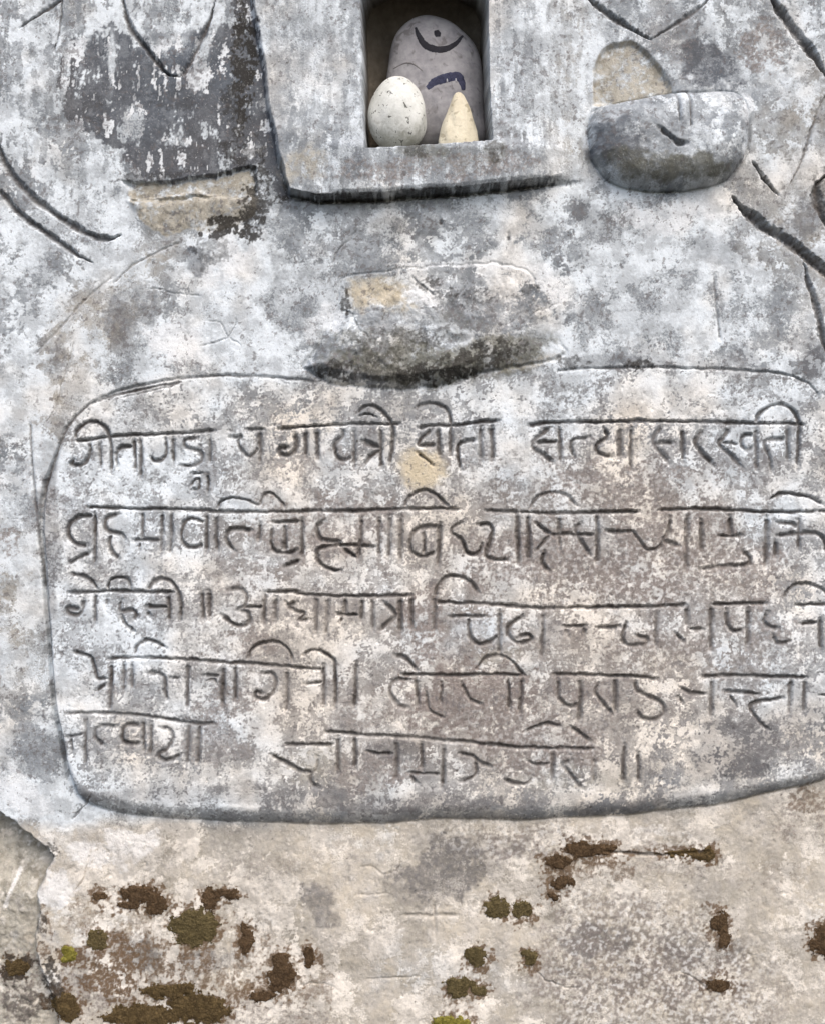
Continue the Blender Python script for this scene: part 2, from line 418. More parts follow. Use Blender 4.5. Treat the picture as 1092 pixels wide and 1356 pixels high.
# the block that holds the niche, with its overhanging foot
BLOCK = [(330, -700), (332, 0), (348, 100), (364, 195), (384, 250), (420, 258), (480, 257), (600, 249), (690, 240), (760, 233),
         (800, 231), (800, 110), (800, 0), (800, -700)]
BLOCK = [(546 + (a - 546) * .984, 678 + (b - 678) * .984) for a, b in BLOCK]
w = window(290, 820, -700, 300)
xx = X[w] + 3 * WX1[w] + 1.0 * WXf[w]; yy = Y[w] + 2.0 * WY1[w] + 1.4 * WYf[w]
sdb = poly_sdf(BLOCK, xx, yy)
bh = 15 + 8 * sstep(40, 200, Y[w])
right_soft = sstep(690, 785, X[w])
soft = 7 - 3.5 * sstep(225, 240, Y[w]) + 10 * right_soft
H[w] += bh * np.clip((sdb + 2) / soft, 0, 1) ** .7 * (1 - right_soft)
sill = sstep(425, 455, X[w]) * sstep(765, 700, X[w]) * sstep(186, 204, Y[w])
H[w] += 7 * sill * np.clip(sdb / 7, 0, 1) * (1 - .35 * sstep(196, 250, Y[w]))
H[w] -= 7 * (1 - sstep(0, 5, np.abs(sdb + 3))) * sstep(235, 250, Y[w] + .06 * (X[w] - 385)) * sstep(775, 700, X[w])
LAB[w][sdb > 0] = 2
BLOCK_IN = np.zeros(SHP, F); BLOCK_IN[w] = sstep(-1, 5, sdb)

# the niche
NICHE = [(484, 195), (481, 100), (479, 0), (479, -14), (488, -34), (520, -50), (560, -55), (605, -50), (636, -34), (645, -14), (645, 0), (646, 100), (650, 182), (585, 188)]
NICHE = [(546 + (a - 546) * .984, 678 + (b - 678) * .984) for a, b in NICHE]
w = window(450, 690, -240, 230)
xx = X[w] + 1.5 * WX1[w] + .6 * WXf[w]; yy = Y[w] + 1.5 * WY1[w] + .6 * WYf[w]
sdn = poly_sdf(NICHE, xx, yy)
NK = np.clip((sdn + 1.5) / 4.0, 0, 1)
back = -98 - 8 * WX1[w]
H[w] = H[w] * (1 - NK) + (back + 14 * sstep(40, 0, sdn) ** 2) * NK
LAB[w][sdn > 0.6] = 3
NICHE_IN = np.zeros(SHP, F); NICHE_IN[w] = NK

# rounded boss right of the niche
w = window(750, 1030, 80, 290)
xx = X[w] + 3 * WX1[w] + 1.0 * WXf[w]; yy = Y[w] + 3 * WY1[w] + 1.0 * WYf[w]
BOSS = smooth([(783, 160), (790, 142), (812, 131), (850, 124), (900, 117), (945, 114), (975, 118), (990, 140), (991, 175), (984, 205), (962, 230),
               (930, 242), (885, 247), (840, 244), (808, 232), (789, 205)], 4)
BOSS = (BOSS - [546, 678]) * .985 + [546, 678]
BOSS[:, 0] = 880 + (BOSS[:, 0] - 880) * 1.035 + 1.5
sdk = poly_sdf(BOSS, xx, yy)
t = np.clip(sdk / (46 - 26 * sstep(200, 120, Y[w])), 0, 1)
dome = 38 * np.sqrt(np.clip(1 - (1 - t) ** 2, 0, 1))
dome *= 1 - .22 * sstep(190, 120, Y[w])
dome += 5 * (1 - sstep(0, 9, np.abs(X[w] - 899))) * sstep(190, 150, Y[w]) * sstep(0, 10, sdk)     # the ridge down the middle
dome += (1.6 * fbm(X[w], Y[w], 26, 4, 371) + .5 * np.abs(fbm(X[w], Y[w], 8, 2, 375))) * sstep(0, 12, sdk)
dome -= 6 * (1 - sstep(0, 60, np.hypot(X[w] - 935, (Y[w] - 160) * 1.3)))
H[w] += np.where(sdk > 0, dome, 0)
H[w] -= 3 * (1 - sstep(0, 4, np.abs(sdk + 1)))
LAB[w][sdk > 0.3] = 4
BOSS_IN = np.zeros(SHP, F); BOSS_IN[w] = sstep(-1, 3, sdk)
# arched hollow behind the boss
w = window(760, 910, 30, 160)
LOBE = smooth([(784, 140), (785, 90), (797, 65), (816, 55), (838, 54), (856, 66), (874, 86), (888, 110), (890, 140)], 4)
sdl = poly_sdf(LOBE, X[w] + 3 * WX1[w] + 1.5 * WXf[w], Y[w] + 3 * WY1[w] + 1.5 * WYf[w])
H[w] -= 7 * sstep(-1, 6, sdl) * (1 - BOSS_IN[w])
LAB[w][(sdl > 0) & (LAB[w] == 0)] = 5
LOBE_IN = np.zeros(SHP, F); LOBE_IN[w] = sstep(-1.5, 2, sdl) * (1 - BOSS_IN[w])

# broken stump over the panel: rises towards an overhanging foot
STUMP = smooth([(405, 486), (428, 455), (445, 412), (448, 382), (462, 366), (510, 358), (560, 352), (640, 350), (690, 352), (708, 372), (722, 410),
                (738, 452), (748, 468), (715, 478), (660, 486), (610, 500), (560, 510), (500, 514), (440, 508)], 4)
w = window(370, 780, 330, 550)
xx = X[w] + 6 * WX1[w] + 3 * WXf[w]; yy = Y[w] + 5 * WY1[w] + 3 * WYf[w]
sds = poly_sdf(STUMP, xx, yy)
grow = sstep(355, 490, Y[w])
rgt = sstep(600, 740, X[w])
lump = (.2 + 16 * grow * (1 - .88 * rgt)) * (1 + .35 * fbm(X[w], Y[w], 45, 3, 85)) * np.clip((sds + 1) / (26 - 9 * grow + 10 * rgt), 0, 1) ** .8
lump += (6 * fbm(X[w], Y[w], 60, 5, 81) + 2.4 * np.abs(fbm(X[w], Y[w], 18, 4, 91)) - 1.5) * sstep(0, 34, sds)
H[w] += np.where(sds > -1, lump, 0)
H[w] -= 3 * (1 - sstep(0, 4, np.abs(sds + 2))) * sstep(440, 490, Y[w]) + 1.6 * (1 - sstep(0, 2.5, np.abs(sds - 1))) * sstep(420, 380, Y[w]) * sstep(-.2, .3, WX1[w] + .3)
LAB[w][(sds > 0)] = 6
STUMP_IN = np.zeros(SHP, F); STUMP_IN[w] = sstep(-2, 4, sds)

# left: smooth plaster skin ending in a broken edge over bare stone
SKIN = [(160, 238), (195, 240), (235, 236), (280, 229), (330, 219), (341, 221), (341, 258), (300, 262), (270, 258), (257, 249), (244, 256), (180, 264), (172, 256)]
w = window(130, 400, 190, 350)
xx = X[w] + 4 * WX1[w] + 2.5 * WXf[w]; yy = Y[w] + 3 * WY1[w] + 2.5 * WYf[w]
s1 = poly_sdf(SKIN, xx, yy)
BARE = smooth([(166, 262), (240, 262), (330, 258), (338, 280), (318, 300), (280, 314), (250, 306), (222, 318), (190, 300)], 3)
s2 = poly_sdf(BARE, xx, yy)
H[w] -= 7 * sstep(-1, 4, s1)
H[w] += 5 * sstep(-2, 10, s2) * sstep(315, 262, Y[w]) + 2.5 * fbm(X[w], Y[w], 22, 4, 95) * sstep(0, 8, s2)
LAB[w][(s1 > 0) | (s2 > 0)] = 7
BARE_IN = np.zeros(SHP, F); s3 = poly_sdf([(168, 250), (176, 242), (240, 240), (332, 224), (340, 240), (337, 282), (318, 298), (280, 312), (250, 304), (222, 315), (192, 298), (172, 268)], xx + 2 * WXf[w], yy + 2 * WYf[w])
BARE_IN[w] = sstep(-2, 4, s3)
H[w] -= 5 * (1 - sstep(0, 3.2, np.abs(yy + 2.5 * WYf[w] - 262 + .02 * (xx - 250)))) * sstep(0, 6, s3)

# bottom left: the wall's broken margin over living rock
ROCK = [(-900, 1010), (-60, 1030), (0, 1072), (34, 1100), (66, 1126), (72, 1134), (62, 1158), (50, 1182), (55, 1200), (46, 1238), (52, 1270), (64, 1302),
        (80, 1345), (84, 1400), (70, 1500), (60, 2400), (-900, 2400)]
w = window(-900, 140, 960, 2400)
xx = X[w] + 4 * WX1[w] + 3.0 * WXf[w]; yy = Y[w] + 3 * WY1[w] + 3.0 * WYf[w]
sdr = poly_sdf(ROCK, xx, yy)
drop = 16 + 20 * sstep(1200, 1110, Y[w])
H[w] -= drop * sstep(-1, 5, sdr)
H[w] += (5 * fbm(X[w], Y[w], 70, 5, 101) + 2.4 * np.abs(fbm(X[w], Y[w], 14, 3, 105))) * sstep(2, 14, sdr)
LAB[w][sdr > 0] = 8
ROCK_IN = np.zeros(SHP, F); ROCK_IN[w] = sstep(-1, 3, sdr)

# rough lower wall and small pits everywhere
low = np.maximum(sstep(1075, 1110, Y), sstep(985, 1030, Y + 12 * WX1) * sstep(250, 420, X)) * (1 - PANEL_IN)
H += low * (3.0 * fbm(X, Y, 90, 5, 111) + .45 * fbm(X, Y, 9, 2, 121))
pit = fbm(X, Y, 7, 2, 131)
H -= low * 1.8 * np.clip(fbm(X, Y, 17, 3, 381) - .38, 0, 1) * 2
H -= (1 - NICHE_IN) * (1.3 * np.clip(pit - .42, 0, 1) * (1 + 1.5 * PANEL_IN)) + (1 - NICHE_IN) * .22 * fbm(X, Y, 4, 2, 141)

# cut the carving
G = np.zeros(SHP, F)                    # 1 inside a cut
CUT = np.zeros(SHP, np.int16)
def carve(strokes, lab, depth=1.0, wob=1.5):
    for k, (hw, d, P) in enumerate(strokes):
        pad = hw + 8
        w = window(P[:, 0].min() - pad, P[:, 0].max() + pad, P[:, 1].min() - pad, P[:, 1].max() + pad)
        if lab and lab < 200:
            ex, ey = np.abs(P[-1] - P[0])
            if ey > 2.2 * ex:
                hw *= 1.12; d *= .9
            elif ex > 5 * ey:
                hw *= .86
        dist, t = line_dist(P, X[w] + wob * WXf[w] + .7 * CHX[w], Y[w] + wob * WYf[w] + .7 * CHY[w])
        ww = hw * (1 + .14 * WXf[w] + .34 * perlin(X[w] / 23 + k, Y[w] / 23, 151))
        L = np.sum(np.hypot(*np.diff(P, axis=0).T))
        end = np.clip(np.minimum(t, 1 - t) * L / 4, .5, 1)
        if lab == 200:
            ww = ww * np.clip(np.minimum(t, 1 - t) * L / 45, .3, 1) * (1 + .25 * CHY[w])
        cut = np.clip(1.25 - dist / (ww * .92), 0, 1) ** .9 if lab in range(100, 110) else np.clip(1.12 - dist / (ww * 1.12), 0, 1) ** .8
        dep = d * depth * end * (.85 + .3 * perlin(X[w] / 40, Y[w] / 40 + k, 161))
        new = cut * dep
        old = DEP[w]
        DEP[w] = np.maximum(old, new)
        G[w] = np.maximum(G[w], cut * end * (.88 + .3 * perlin(X[w] / 17, Y[w] / 17 + k, 167)))
        if lab and lab < 200:
            PROX[w] = np.maximum(PROX[w], 1 - dist / (hw + 8))
        if lab:
            l = lab + (k if lab >= 200 else 0)
            CUT[w] = np.where(cut > .5, l, CUT[w])
CHX = perlin(X / F(4.5), Y / F(4.5), 351); CHY = perlin(X / F(4.5), Y / F(4.5), 352)       # chipped lips
DEP = np.zeros(SHP, F); PROX = np.zeros(SHP, F)
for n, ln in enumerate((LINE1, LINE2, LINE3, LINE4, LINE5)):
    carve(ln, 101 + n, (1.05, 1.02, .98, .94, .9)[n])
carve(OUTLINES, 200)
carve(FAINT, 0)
# the slit in the boss
carve([(3.4, 9, smooth([(866, 179), (874, 187), (884, 194), (892, 199), (901, 199)])), (2.0, 3, smooth([(890, 124), (892, 150), (893, 172)])),
       (2.2, 4, smooth([(907, 122), (908, 150), (907, 178)]))], 300)
WORN = np.clip(1.0 + .11 * unit0(fbm(X, Y, 70, 4, 361)) - .06 * sstep(780, 1000, Y), .5, 1.15)     # rubbed shallow in places
WORN = 1 + (WORN - 1) * PANEL_IN
DEP *= WORN; G *= WORN
H -= DEP * (1 + .22 * CHX)
LAB = np.where((CUT >= 101) & (CUT <= 105) & (LAB == 1), CUT, LAB)
LAB = np.where((CUT >= 200) & (CUT < 300) & ((LAB == 0) | (LAB == 7)), CUT, LAB)
LAB = np.where((CUT >= 300) & (LAB == 4), 300, LAB)

# ------------------------------------------------------------------ what covers the wall: paint, cement, stains, some painted shade (all as 0..1 amounts)
WMAP = """5566772444444455444455
5543543344444455333445
5542322144444455334444
4552333144444445343444
6564332144433445433444
5776342243444456889555
5665579444445566776655
5554489775444456666544
5554899754345566776544
6565889743344466677554
6666555554445566787765
6665555555555566666666
6655555444445555545666
6655444444554444444455
5554554454454534443445
5555554545544543343445
6555544454344445544444
6566554454443444434455
5544445444321444444445
5544444444322333445554
5355555444433444654455
6666555444444444555443
4888655443334455654443
4776655533233444433444
4465665554444433343444
3454566655564432333344
3343456554566543333344""".split()
M = np.array([[int(c) for c in r] for r in WMAP], F) / 9
def bilin(M, x, y):
    gx = np.clip(x / 50 - .5, 0, M.shape[1] - 1.001); gy = np.clip(y / 50 - .5, 0, M.shape[0] - 1.001)
    i = gx.astype(int); j = gy.astype(int); fx = gx - i; fy = gy - j
    return (M[j, i] * (1 - fx) + M[j, i + 1] * fx) * (1 - fy) + (M[j + 1, i] * (1 - fx) + M[j + 1, i + 1] * fx) * fy
BIAS = bilin(M, X + 20 * WX1, Y + 20 * WY1).astype(F)
def unit(v):
    return v / np.std(v[60:-60:3, 60:-60:3])
def rank(v):
    return .5 + .5 * np.tanh(.8 * v)
nz = fbm(X, Y, 48, 5, 171, gain=.72)
nf = fbm(X, Y, 11, 3, 181, gain=.7)
streak = fbm(X, Y, 30, 4, 191, gain=.6, sx=.35, sy=1.6)
nbig = unit(fbm(X, Y, 64, 4, 271, gain=.62)); nmid = unit(fbm(X, Y, 22, 4, 281, gain=.8)); nfine = unit(fbm(X, Y, 7, 2, 291, gain=.8)); ngrain = unit(perlin(X / F(3.1), Y / F(3.1), 296))
z_soft = unit(.85 * nbig + .48 * nmid + .22 * nfine + .24 * ngrain)
z_hard = unit(.62 * nbig + .50 * nmid + .40 * nfine + .42 * ngrain)
top_left = sstep(330, 200, Y) * sstep(380, 300, X)
z_soft = z_soft * (1 - BLOCK_IN) + BLOCK_IN * unit(.5 * nbig + .6 * unit(streak) + .25 * nfine)
z_soft = z_soft * (1 - BOSS_IN) + BOSS_IN * unit(.8 * nbig + .5 * nmid + .2 * nfine)
z = z_soft * (1 - PANEL_IN) + z_hard * PANEL_IN + .6 * top_left * unit(streak)
cover = np.clip((BIAS * 9 - 1.0) / 7.0, .03, 1.0)         # share of the wash that is left
cover = cover + PANEL_IN * (.10 * sstep(620, 300, X) - .02) - .22 * np.clip(PROX, 0, 1) * PANEL_IN
crisp = sstep(-.6, 1.2, unit(fbm(X, Y, 110, 3, 341)))         # somewhere the wash flakes, elsewhere it fades
cover = cover - .04 * sstep(560, 480, Y)
sharp = .66 - .40 * crisp - .12 * PANEL_IN + .30 * BLOCK_IN + .15 * BOSS_IN
cover = cover * (1 - BOSS_IN) + BOSS_IN * (.16 + .34 * sstep(880, 980, X) + .15 * sstep(150, 120, Y))  # boss paler to the right and top: its lit side put into the colour
cover = cover - .14 * low
cover *= 1 - .75 * PANEL_IN * sstep(24, 14, PANEL_SD) * sstep(1000, 1040, Y)
cover = np.clip(cover + .10 * BLOCK_IN * sstep(200, 150, Y), 0, 1 - .35 * BLOCK_IN)
PAINT = sstep(-sharp, sharp, cover - rank(z))
PAINT *= 1 - .9 * np.clip(G, 0, 1) * sstep(0, .5, DEP / 5)
# thin milky film of worn wash that softens the bare cement
DINGE = np.clip(.5 + .24 * unit(fbm(X, Y, 40, 6, 321, gain=.75)), 0, 1)
HUE = np.clip(.62 + .26 * unit(fbm(X, Y, 150, 4, 331, gain=.6)) + .40 * sstep(620, 380, Y) + .25 * sstep(400, 60, X) - .9 * low - .45 * PANEL_IN * sstep(250, 500, X) * sstep(1050, 850, X) * sstep(560, 700, Y), 0, 1)
FILM = np.clip(.42 + .34 * BLOCK_IN * sstep(200, 150, Y) + .22 * unit(fbm(X, Y, 34, 5, 311, gain=.7)) + .10 * PANEL_IN * sstep(700, 200, X) - .03 * PANEL_IN, 0, .9)
CLOUD = np.clip(.5 + .5 * fbm(X, Y, 90, 5, 201, gain=.6), 0, 1)       # cement tone
WARM = low.copy()
WARM = np.maximum(WARM, .75 * region([(330, 640), (700, 600), (1000, 640), (1020, 900), (860, 1010), (520, 1050), (340, 1000), (250, 850)], 90, 40) * PANEL_IN)
WARM = np.maximum(WARM, .8 * region([(20, 560), (60, 420), (150, 330), (240, 320), (190, 420), (110, 520), (60, 600)], 24, 14))
WARM = np.maximum(WARM, .7 * region([(0, 700), (50, 700), (60, 900), (0, 930), (-60, 800)], 24, 14))
WARM = np.maximum(WARM, .6 * region([(725, 0), (790, 0), (790, 130), (770, 220), (735, 230)], 20, 12))
WARM = np.maximum(WARM, .55 * region([(990, 180), (1092, 60), (1200, 0), (1200, 520), (1000, 330)], 40, 30))
WARM = np.clip(WARM + .25 * fbm(X, Y, 130, 4, 211), 0, 1)

# dark smooth slate-grey plaster
SL = region([(95, 60), (150, 30), (200, 55), (255, 35), (330, 30), (345, 150), (352, 215), (300, 232), (190, 236), (160, 205), (120, 170), (88, 150), (72, 100)], 16, 16, 8)
SL = np.maximum(SL, region([(300, -60), (336, -60), (348, 90), (368, 200), (390, 262), (372, 268), (346, 210), (328, 110)], 8, 8, 6))
stv = fbm(X, Y, 26, 5, 221, gain=.75, sx=.55, sy=1.5)
SLATE = sstep(.33, .62, SL * (1.0 + .24 * unit(stv) + .16 * nbig) + .10 * nfine)
WHITE_DRIP = (blob(112, 45, 8, 45, 8) + blob(148, 80, 5, 35) + blob(88, 90, 5, 40, 5) + blob(262, 85, 13, 32, 14) + blob(285, 30, 5, 40, 20) + 1.3 * blob(180, 160, 14, 26) + 1.2 * blob(265, 95, 12, 22) + blob(205, 20, 34, 20) +
              blob(235, 186, 22, 7) + blob(335, 200, 12, 12) + blob(220, 40, 24, 34))
SLATE *= 1 - np.clip(WHITE_DRIP * (.7 + .5 * unit(stv)), 0, 1)
for b, a in (((935, 85, 60, 26, 25), .85), ((812, 195, 34, 34, 0), .7), ((905, 30, 50, 20, 0), .4), ((805, 40, 14, 20), .5), ((275, 495, 30, 8), .0), ((265, 345, 22, 18), .8),
             ((158, 425, 26, 36), .55), ((190, 400, 20, 30), .5), ((80, 470, 14, 24), .45), ((60, 350, 30, 30), .25), ((400, 400, 60, 50), .35), ((790, 300, 60, 24, 50), .5),
             ((960, 330, 40, 30), .5), ((1060, 290, 30, 26), .5), ((850, 420, 60, 30), .4), ((610, 430, 60, 22), .5), ((660, 395, 44, 20), .35), ((820, 480, 70, 12), .5),
             ((985, 470, 26, 14), .5), ((1075, 480, 20, 20), .7), ((350, 180, 20, 60), .35), ((700, 60, 24, 26), .4), ((660, 30, 30, 30), .35), ((420, 60, 40, 70), .25),
             ((300, 1050, 200, 14), .5), ((540, 1062, 220, 12), .55), ((840, 1062, 120, 12, -6), .5), ((70, 700, 12, 120, 0), .6), ((970, 990, 70, 44, -20), .6), ((1060, 950, 50, 50), .35),
             ((590, 1150, 62, 44), .62), ((640, 1125, 70, 30), .5), ((560, 1180, 40, 30), .4), ((420, 1190, 26, 22), .55), ((435, 1215, 20, 14), .5), ((790, 1240, 50, 26), .6), ((930, 1260, 60, 30), .5),
             ((260, 1130, 40, 16), .25), ((70, 1000, 30, 24), .4), ((30, 985, 30, 30), .3), ((1010, 1080, 36, 16), .35), ((230, 1290, 40, 26), .45), ((110, 1290, 14, 20), .5), ((180, 1265, 60, 24, 10), .6), ((260, 1275, 50, 20), .5), ((340, 1180, 60, 20), .35),
             ((470, 215, 36, 26), .5), ((320, 1075, 60, 8), .2), ((520, 990, 40, 16), .5), ((480, 1020, 40, 24), .4), ((175, 985, 20, 18), .45), ((205, 1010, 16, 12), .4)):
    SLATE = np.maximum(SLATE, a * sstep(.25, .75, blob(*b, warp=.8) * (.85 + .7 * nz) + .12 * nf))

FLK = unit(.85 * unit(streak) + .40 * nmid + .38 * nfine + .35 * nbig)
SLFLAKE = SL * sstep(1.45, 2.0, FLK + .45 * nbig + 1.9 * np.clip(WHITE_DRIP, 0, 1) + .5 * sstep(110, 20, Y))
# bare tan stone and fresh breaks
TAN = np.maximum.reduce([BARE_IN, LOBE_IN * .85, ROCK_IN * .9, .9 * blob(508, 392, 52, 26, 5) * STUMP_IN, 1.0 * blob(560, 622, 30, 26, warp=.35), .8 * blob(595, 875, 28, 12) * 0])
TAN = np.maximum(TAN, .5 * blob(660, 868, 34, 14)); TAN = np.maximum(TAN, .5 * blob(420, 1010, 50, 30)); TAN = np.maximum(TAN, .45 * blob(770, 1030, 90, 22))
TAN = np.maximum(TAN, .7 * blob(400, 225, 32, 24)); TAN = np.maximum(TAN, .6 * blob(690, 480, 60, 10, -8))
TAN = TAN * np.clip(.80 + .22 * nmid + .10 * nfine, .25, 1)
YEL = np.maximum(.9 * blob(558, 622, 32, 28, warp=.35), .5 * blob(505, 390, 44, 20))

# brown weathered cement in the panel and below
MUD = np.zeros(SHP, F)
for b, a in (((580, 228, 150, 18, -3), .55), ((625, 920, 95, 50), 1.0), ((700, 980, 70, 40), .6), ((560, 830, 26, 60), .7), ((690, 740, 90, 40), .6), ((830, 760, 110, 40), .7), ((900, 700, 90, 46), .6), ((990, 760, 60, 40), .55),
             ((820, 640, 120, 30), .55), ((430, 690, 110, 46), .5), ((320, 760, 50, 26), .35), ((330, 850, 40, 22), .5), ((300, 930, 46, 24), .5), ((160, 900, 30, 24), .35), ((280, 980, 60, 30), .4),
             ((600, 600, 30, 24), .35), ((420, 610, 60, 16), .4), ((860, 860, 80, 24), .45), ((760, 910, 44, 26), .55), ((850, 930, 60, 26), .4), ((1000, 830, 50, 24), .45), ((500, 940, 60, 20), .4),
             ((760, 985, 46, 26), .6), ((500, 1020, 60, 26), .5), ((760, 1280, 80, 60), .5), ((880, 1290, 80, 44), .55), ((830, 1200, 60, 30), .45), ((900, 1140, 80, 24), .4), ((690, 1120, 60, 30), .5),
             ((1060, 1080, 40, 30), .5), ((880, 60, 40, 40), .3), ((1010, 60, 34, 40), .6), ((60, 640, 26, 90), .3), ((12, 715, 18, 24), .6), ((130, 1300, 70, 50), .6), ((330, 1340, 110, 24), .5), ((30, 1310, 50, 40), .6), ((450, 1130, 40, 20), .35), ((350, 1150, 60, 18), .35), ((1000, 1320, 70, 40), .4),
             ((480, 1250, 60, 30), .2), ((330, 1230, 40, 30), .3)):
    MUD = np.maximum(MUD, a * sstep(.2, .75, blob(*b, warp=.8) * (.75 + .26 * nmid + .12 * nbig) + .08 * nfine))
speck = sstep(.0, .5, unit(fbm(X, Y, 5.0, 2, 231, gain=.8)) * .5)
MUD = np.clip(MUD * 1.15, 0, 1) * (1 - .62 * speck)

# black mould and green growth; sill-foot and left-ledge shade painted in as well
DARK = np.zeros(SHP, F)
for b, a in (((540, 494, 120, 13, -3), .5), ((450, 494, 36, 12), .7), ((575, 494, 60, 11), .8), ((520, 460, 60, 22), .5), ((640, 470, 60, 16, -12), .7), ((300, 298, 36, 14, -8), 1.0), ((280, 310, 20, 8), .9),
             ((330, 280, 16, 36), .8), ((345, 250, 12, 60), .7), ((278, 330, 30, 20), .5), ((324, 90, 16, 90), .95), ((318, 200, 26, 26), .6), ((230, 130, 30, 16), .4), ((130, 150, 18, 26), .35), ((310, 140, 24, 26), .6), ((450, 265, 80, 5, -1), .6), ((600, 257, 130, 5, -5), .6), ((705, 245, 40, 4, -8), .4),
             ((555, 205, 16, 14), .5), ((655, 205, 12, 16), .5), ((620, 395, 50, 14), .45), ((570, 375, 16, 10), .6), ((458, 400, 8, 18), .7), ((700, 380, 14, 10), .5),
             ((200, 232, 60, 6, -6), .5), ((370, 265, 16, 8), .7), ((410, 360, 50, 30), .3), ((530, 300, 60, 14), .35), ((1088, 250, 14, 40), .5), ((70, 1300, 14, 40), .7), ((20, 1290, 26, 22), .7),
             ((40, 1330, 40, 24), .5), ((66, 1130, 14, 12), .6), ((755, 480, 20, 10), .6), ((845, 485, 22, 8), .7), ((52, 1230, 10, 20), .6), ((960, 205, 30, 20), .0)):
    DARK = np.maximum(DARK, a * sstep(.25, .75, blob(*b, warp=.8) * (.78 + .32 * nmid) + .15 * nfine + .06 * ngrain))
GREEN = np.zeros(SHP, F)
for b, a in (((880, 228, 90, 18), .8), ((830, 218, 50, 22), .6), ((560, 482, 150, 26), .8), ((500, 456, 90, 26), .5), ((660, 462, 90, 22, -10), .7), ((600, 430, 60, 20), .35), ((560, 205, 40, 14), .6), ((600, 215, 70, 20), .35), ((240, 305, 60, 12), .3), ((655, 205, 16, 16), .5),
             ((530, 270, 150, 8), .4), ((90, 260, 60, 60), .18), ((170, 205, 40, 20), .15)):
    GREEN = np.maximum(GREEN, a * sstep(.15, .85, blob(*b, warp=.7) * (.8 + .7 * nz) + .15 * nf))
CUSHIONS = [
    ([(182, 1184, 20, 10), (206, 1198, 12, 16), (172, 1198, 14, 7)], 'brown', "brown ring-shaped moss cushion with pale plaster showing in its middle"),
    ([(258, 1228, 28, 22)], 'olive', "large round olive brown moss cushion right of the ring-shaped one"),
    ([(278, 1192, 9, 14), (298, 1184, 18, 7)], 'brown', "thin bent brown moss strip above the round olive cushion"),
    ([(131, 1244, 13, 13)], 'olive', "small olive green moss cushion between the bright green one and the ring"),
    ([(91, 1262, 12, 11)], 'green', "small bright green moss cushion near the left broken plaster edge"),
    ([(326, 1245, 8, 17)], 'brown', "narrow upright brown moss tuft right of the round olive cushion"),
    ([(372, 1270, 10, 8), (374, 1292, 17, 18), (348, 1318, 16, 8)], 'brown', "ragged brown moss cushion trailing down to the left, by the bottom of the wall"),
    ([(410, 1268, 6, 12)], 'brown', "tiny brown moss tuft right of the ragged brown cushion"),
    ([(225, 1312, 34, 9), (262, 1336, 38, 18), (190, 1346, 44, 14)], 'dark', "biggest dark moss mat at the bottom of the wall"),
    ([(86, 1332, 18, 18)], 'dark', "dark olive moss cushion where the plaster meets the tan rock"),
    ([(131, 1187, 8, 7)], 'brown', "tiny brown moss speck left of the ring-shaped cushion"),
    ([(658, 1202, 14, 13), (690, 1206, 13, 9)], 'olive', "pair-lobed olive brown moss cushion under the slate grey stain"),
    ([(630, 1267, 13, 12)], 'olive', "small round olive moss cushion standing alone above the dark lobed one"),
    ([(606, 1306, 19, 12), (634, 1311, 9, 6)], 'olive', "olive moss cushion with a greenish right tip, just above the bottom edge"),
    ([(598, 1356, 22, 10)], 'green', "yellow green moss cushion at the very bottom edge of the wall"),
    ([(700, 1270, 8, 9)], 'olive', "tiny olive moss speck between two pale plaster areas right of the round olive one"),
    ([(739, 1142, 15, 7), (744, 1167, 14, 8), (734, 1186, 7, 6)], 'brown', "three-lobed brown moss cushion at the left end of the crack"),
    ([(775, 1126, 30, 9), (800, 1122, 16, 6)], 'brown', "long brown moss strip along the crack below the panel"),
    ([(905, 1130, 30, 5), (934, 1131, 8, 10)], 'dark', "thin dark moss strip filling the right end of the crack"),
    ([(954, 1222, 10, 13), (957, 1242, 7, 12)], 'brown', "dark brown wedge-shaped moss cushion below the crack's right end"),
    ([(950, 1304, 13, 8)], 'brown', "flat brown moss tuft below the wedge-shaped cushion"),
    ([(1090, 1246, 16, 18)], 'brown', "brown moss cushion at the right edge of the photo"),
    ([(18, 1286, 16, 11)], 'dark', "dark moss patch lying on the bare tan rock"),
]
# rusty brown moss stains round the cushions
RUST = np.zeros(SHP, F)
for b, a in (((150, 1285, 60, 34, -10), .9), ((215, 1270, 90, 26, 10), .75), ((290, 1320, 60, 30), .7), ((120, 1225, 30, 30), .5), ((400, 1310, 40, 30), .5), ((330, 1265, 24, 34), .6), ((1020, 1160, 60, 20), .3), ((610, 1330, 30, 20), .5), ((240, 1330, 90, 26), .8), ((790, 1130, 60, 16), .8), ((800, 1150, 40, 14), .6), ((365, 1285, 30, 34), .5), ((195, 1210, 40, 24), .4), ((900, 1132, 40, 9), .8),
             ((170, 1245, 34, 24), .5), ((80, 1330, 30, 26), .8), ((60, 1240, 10, 40), .7), ((20, 1290, 24, 18), .6), ((740, 1160, 20, 22), .6), ((850, 1270, 30, 18), .4), ((620, 1300, 34, 26), .3),
             ((660, 1205, 36, 20), .35), ((1070, 1060, 26, 24), .5), ((410, 1270, 16, 20), .4), ((955, 1250, 20, 40), .3), ((950, 1300, 20, 14), .5), ((130, 1190, 14, 12), .5), ((440, 1360, 30, 12), .4),
             ((1088, 1240, 24, 26), .5), ((850, 1310, 60, 26), .3), ((580, 640, 20, 8), .0)):
    RUST = np.maximum(RUST, a * sstep(.28, .7, blob(*b, warp=.9) * (.72 + .30 * nmid) + .10 * nfine))
HALO = np.zeros(SHP, F)
for bl, colr, lab in CUSHIONS:
    for (cx, cy, rx, ry) in bl:
        HALO = np.maximum(HALO, blob(cx, cy, rx * 1.2 + 7, ry * 1.2 + 7, warp=.8, soft=.7))
RUST = np.maximum(RUST, sstep(.24, .85, HALO * (.85 + .28 * nmid) + .16 * nfine))
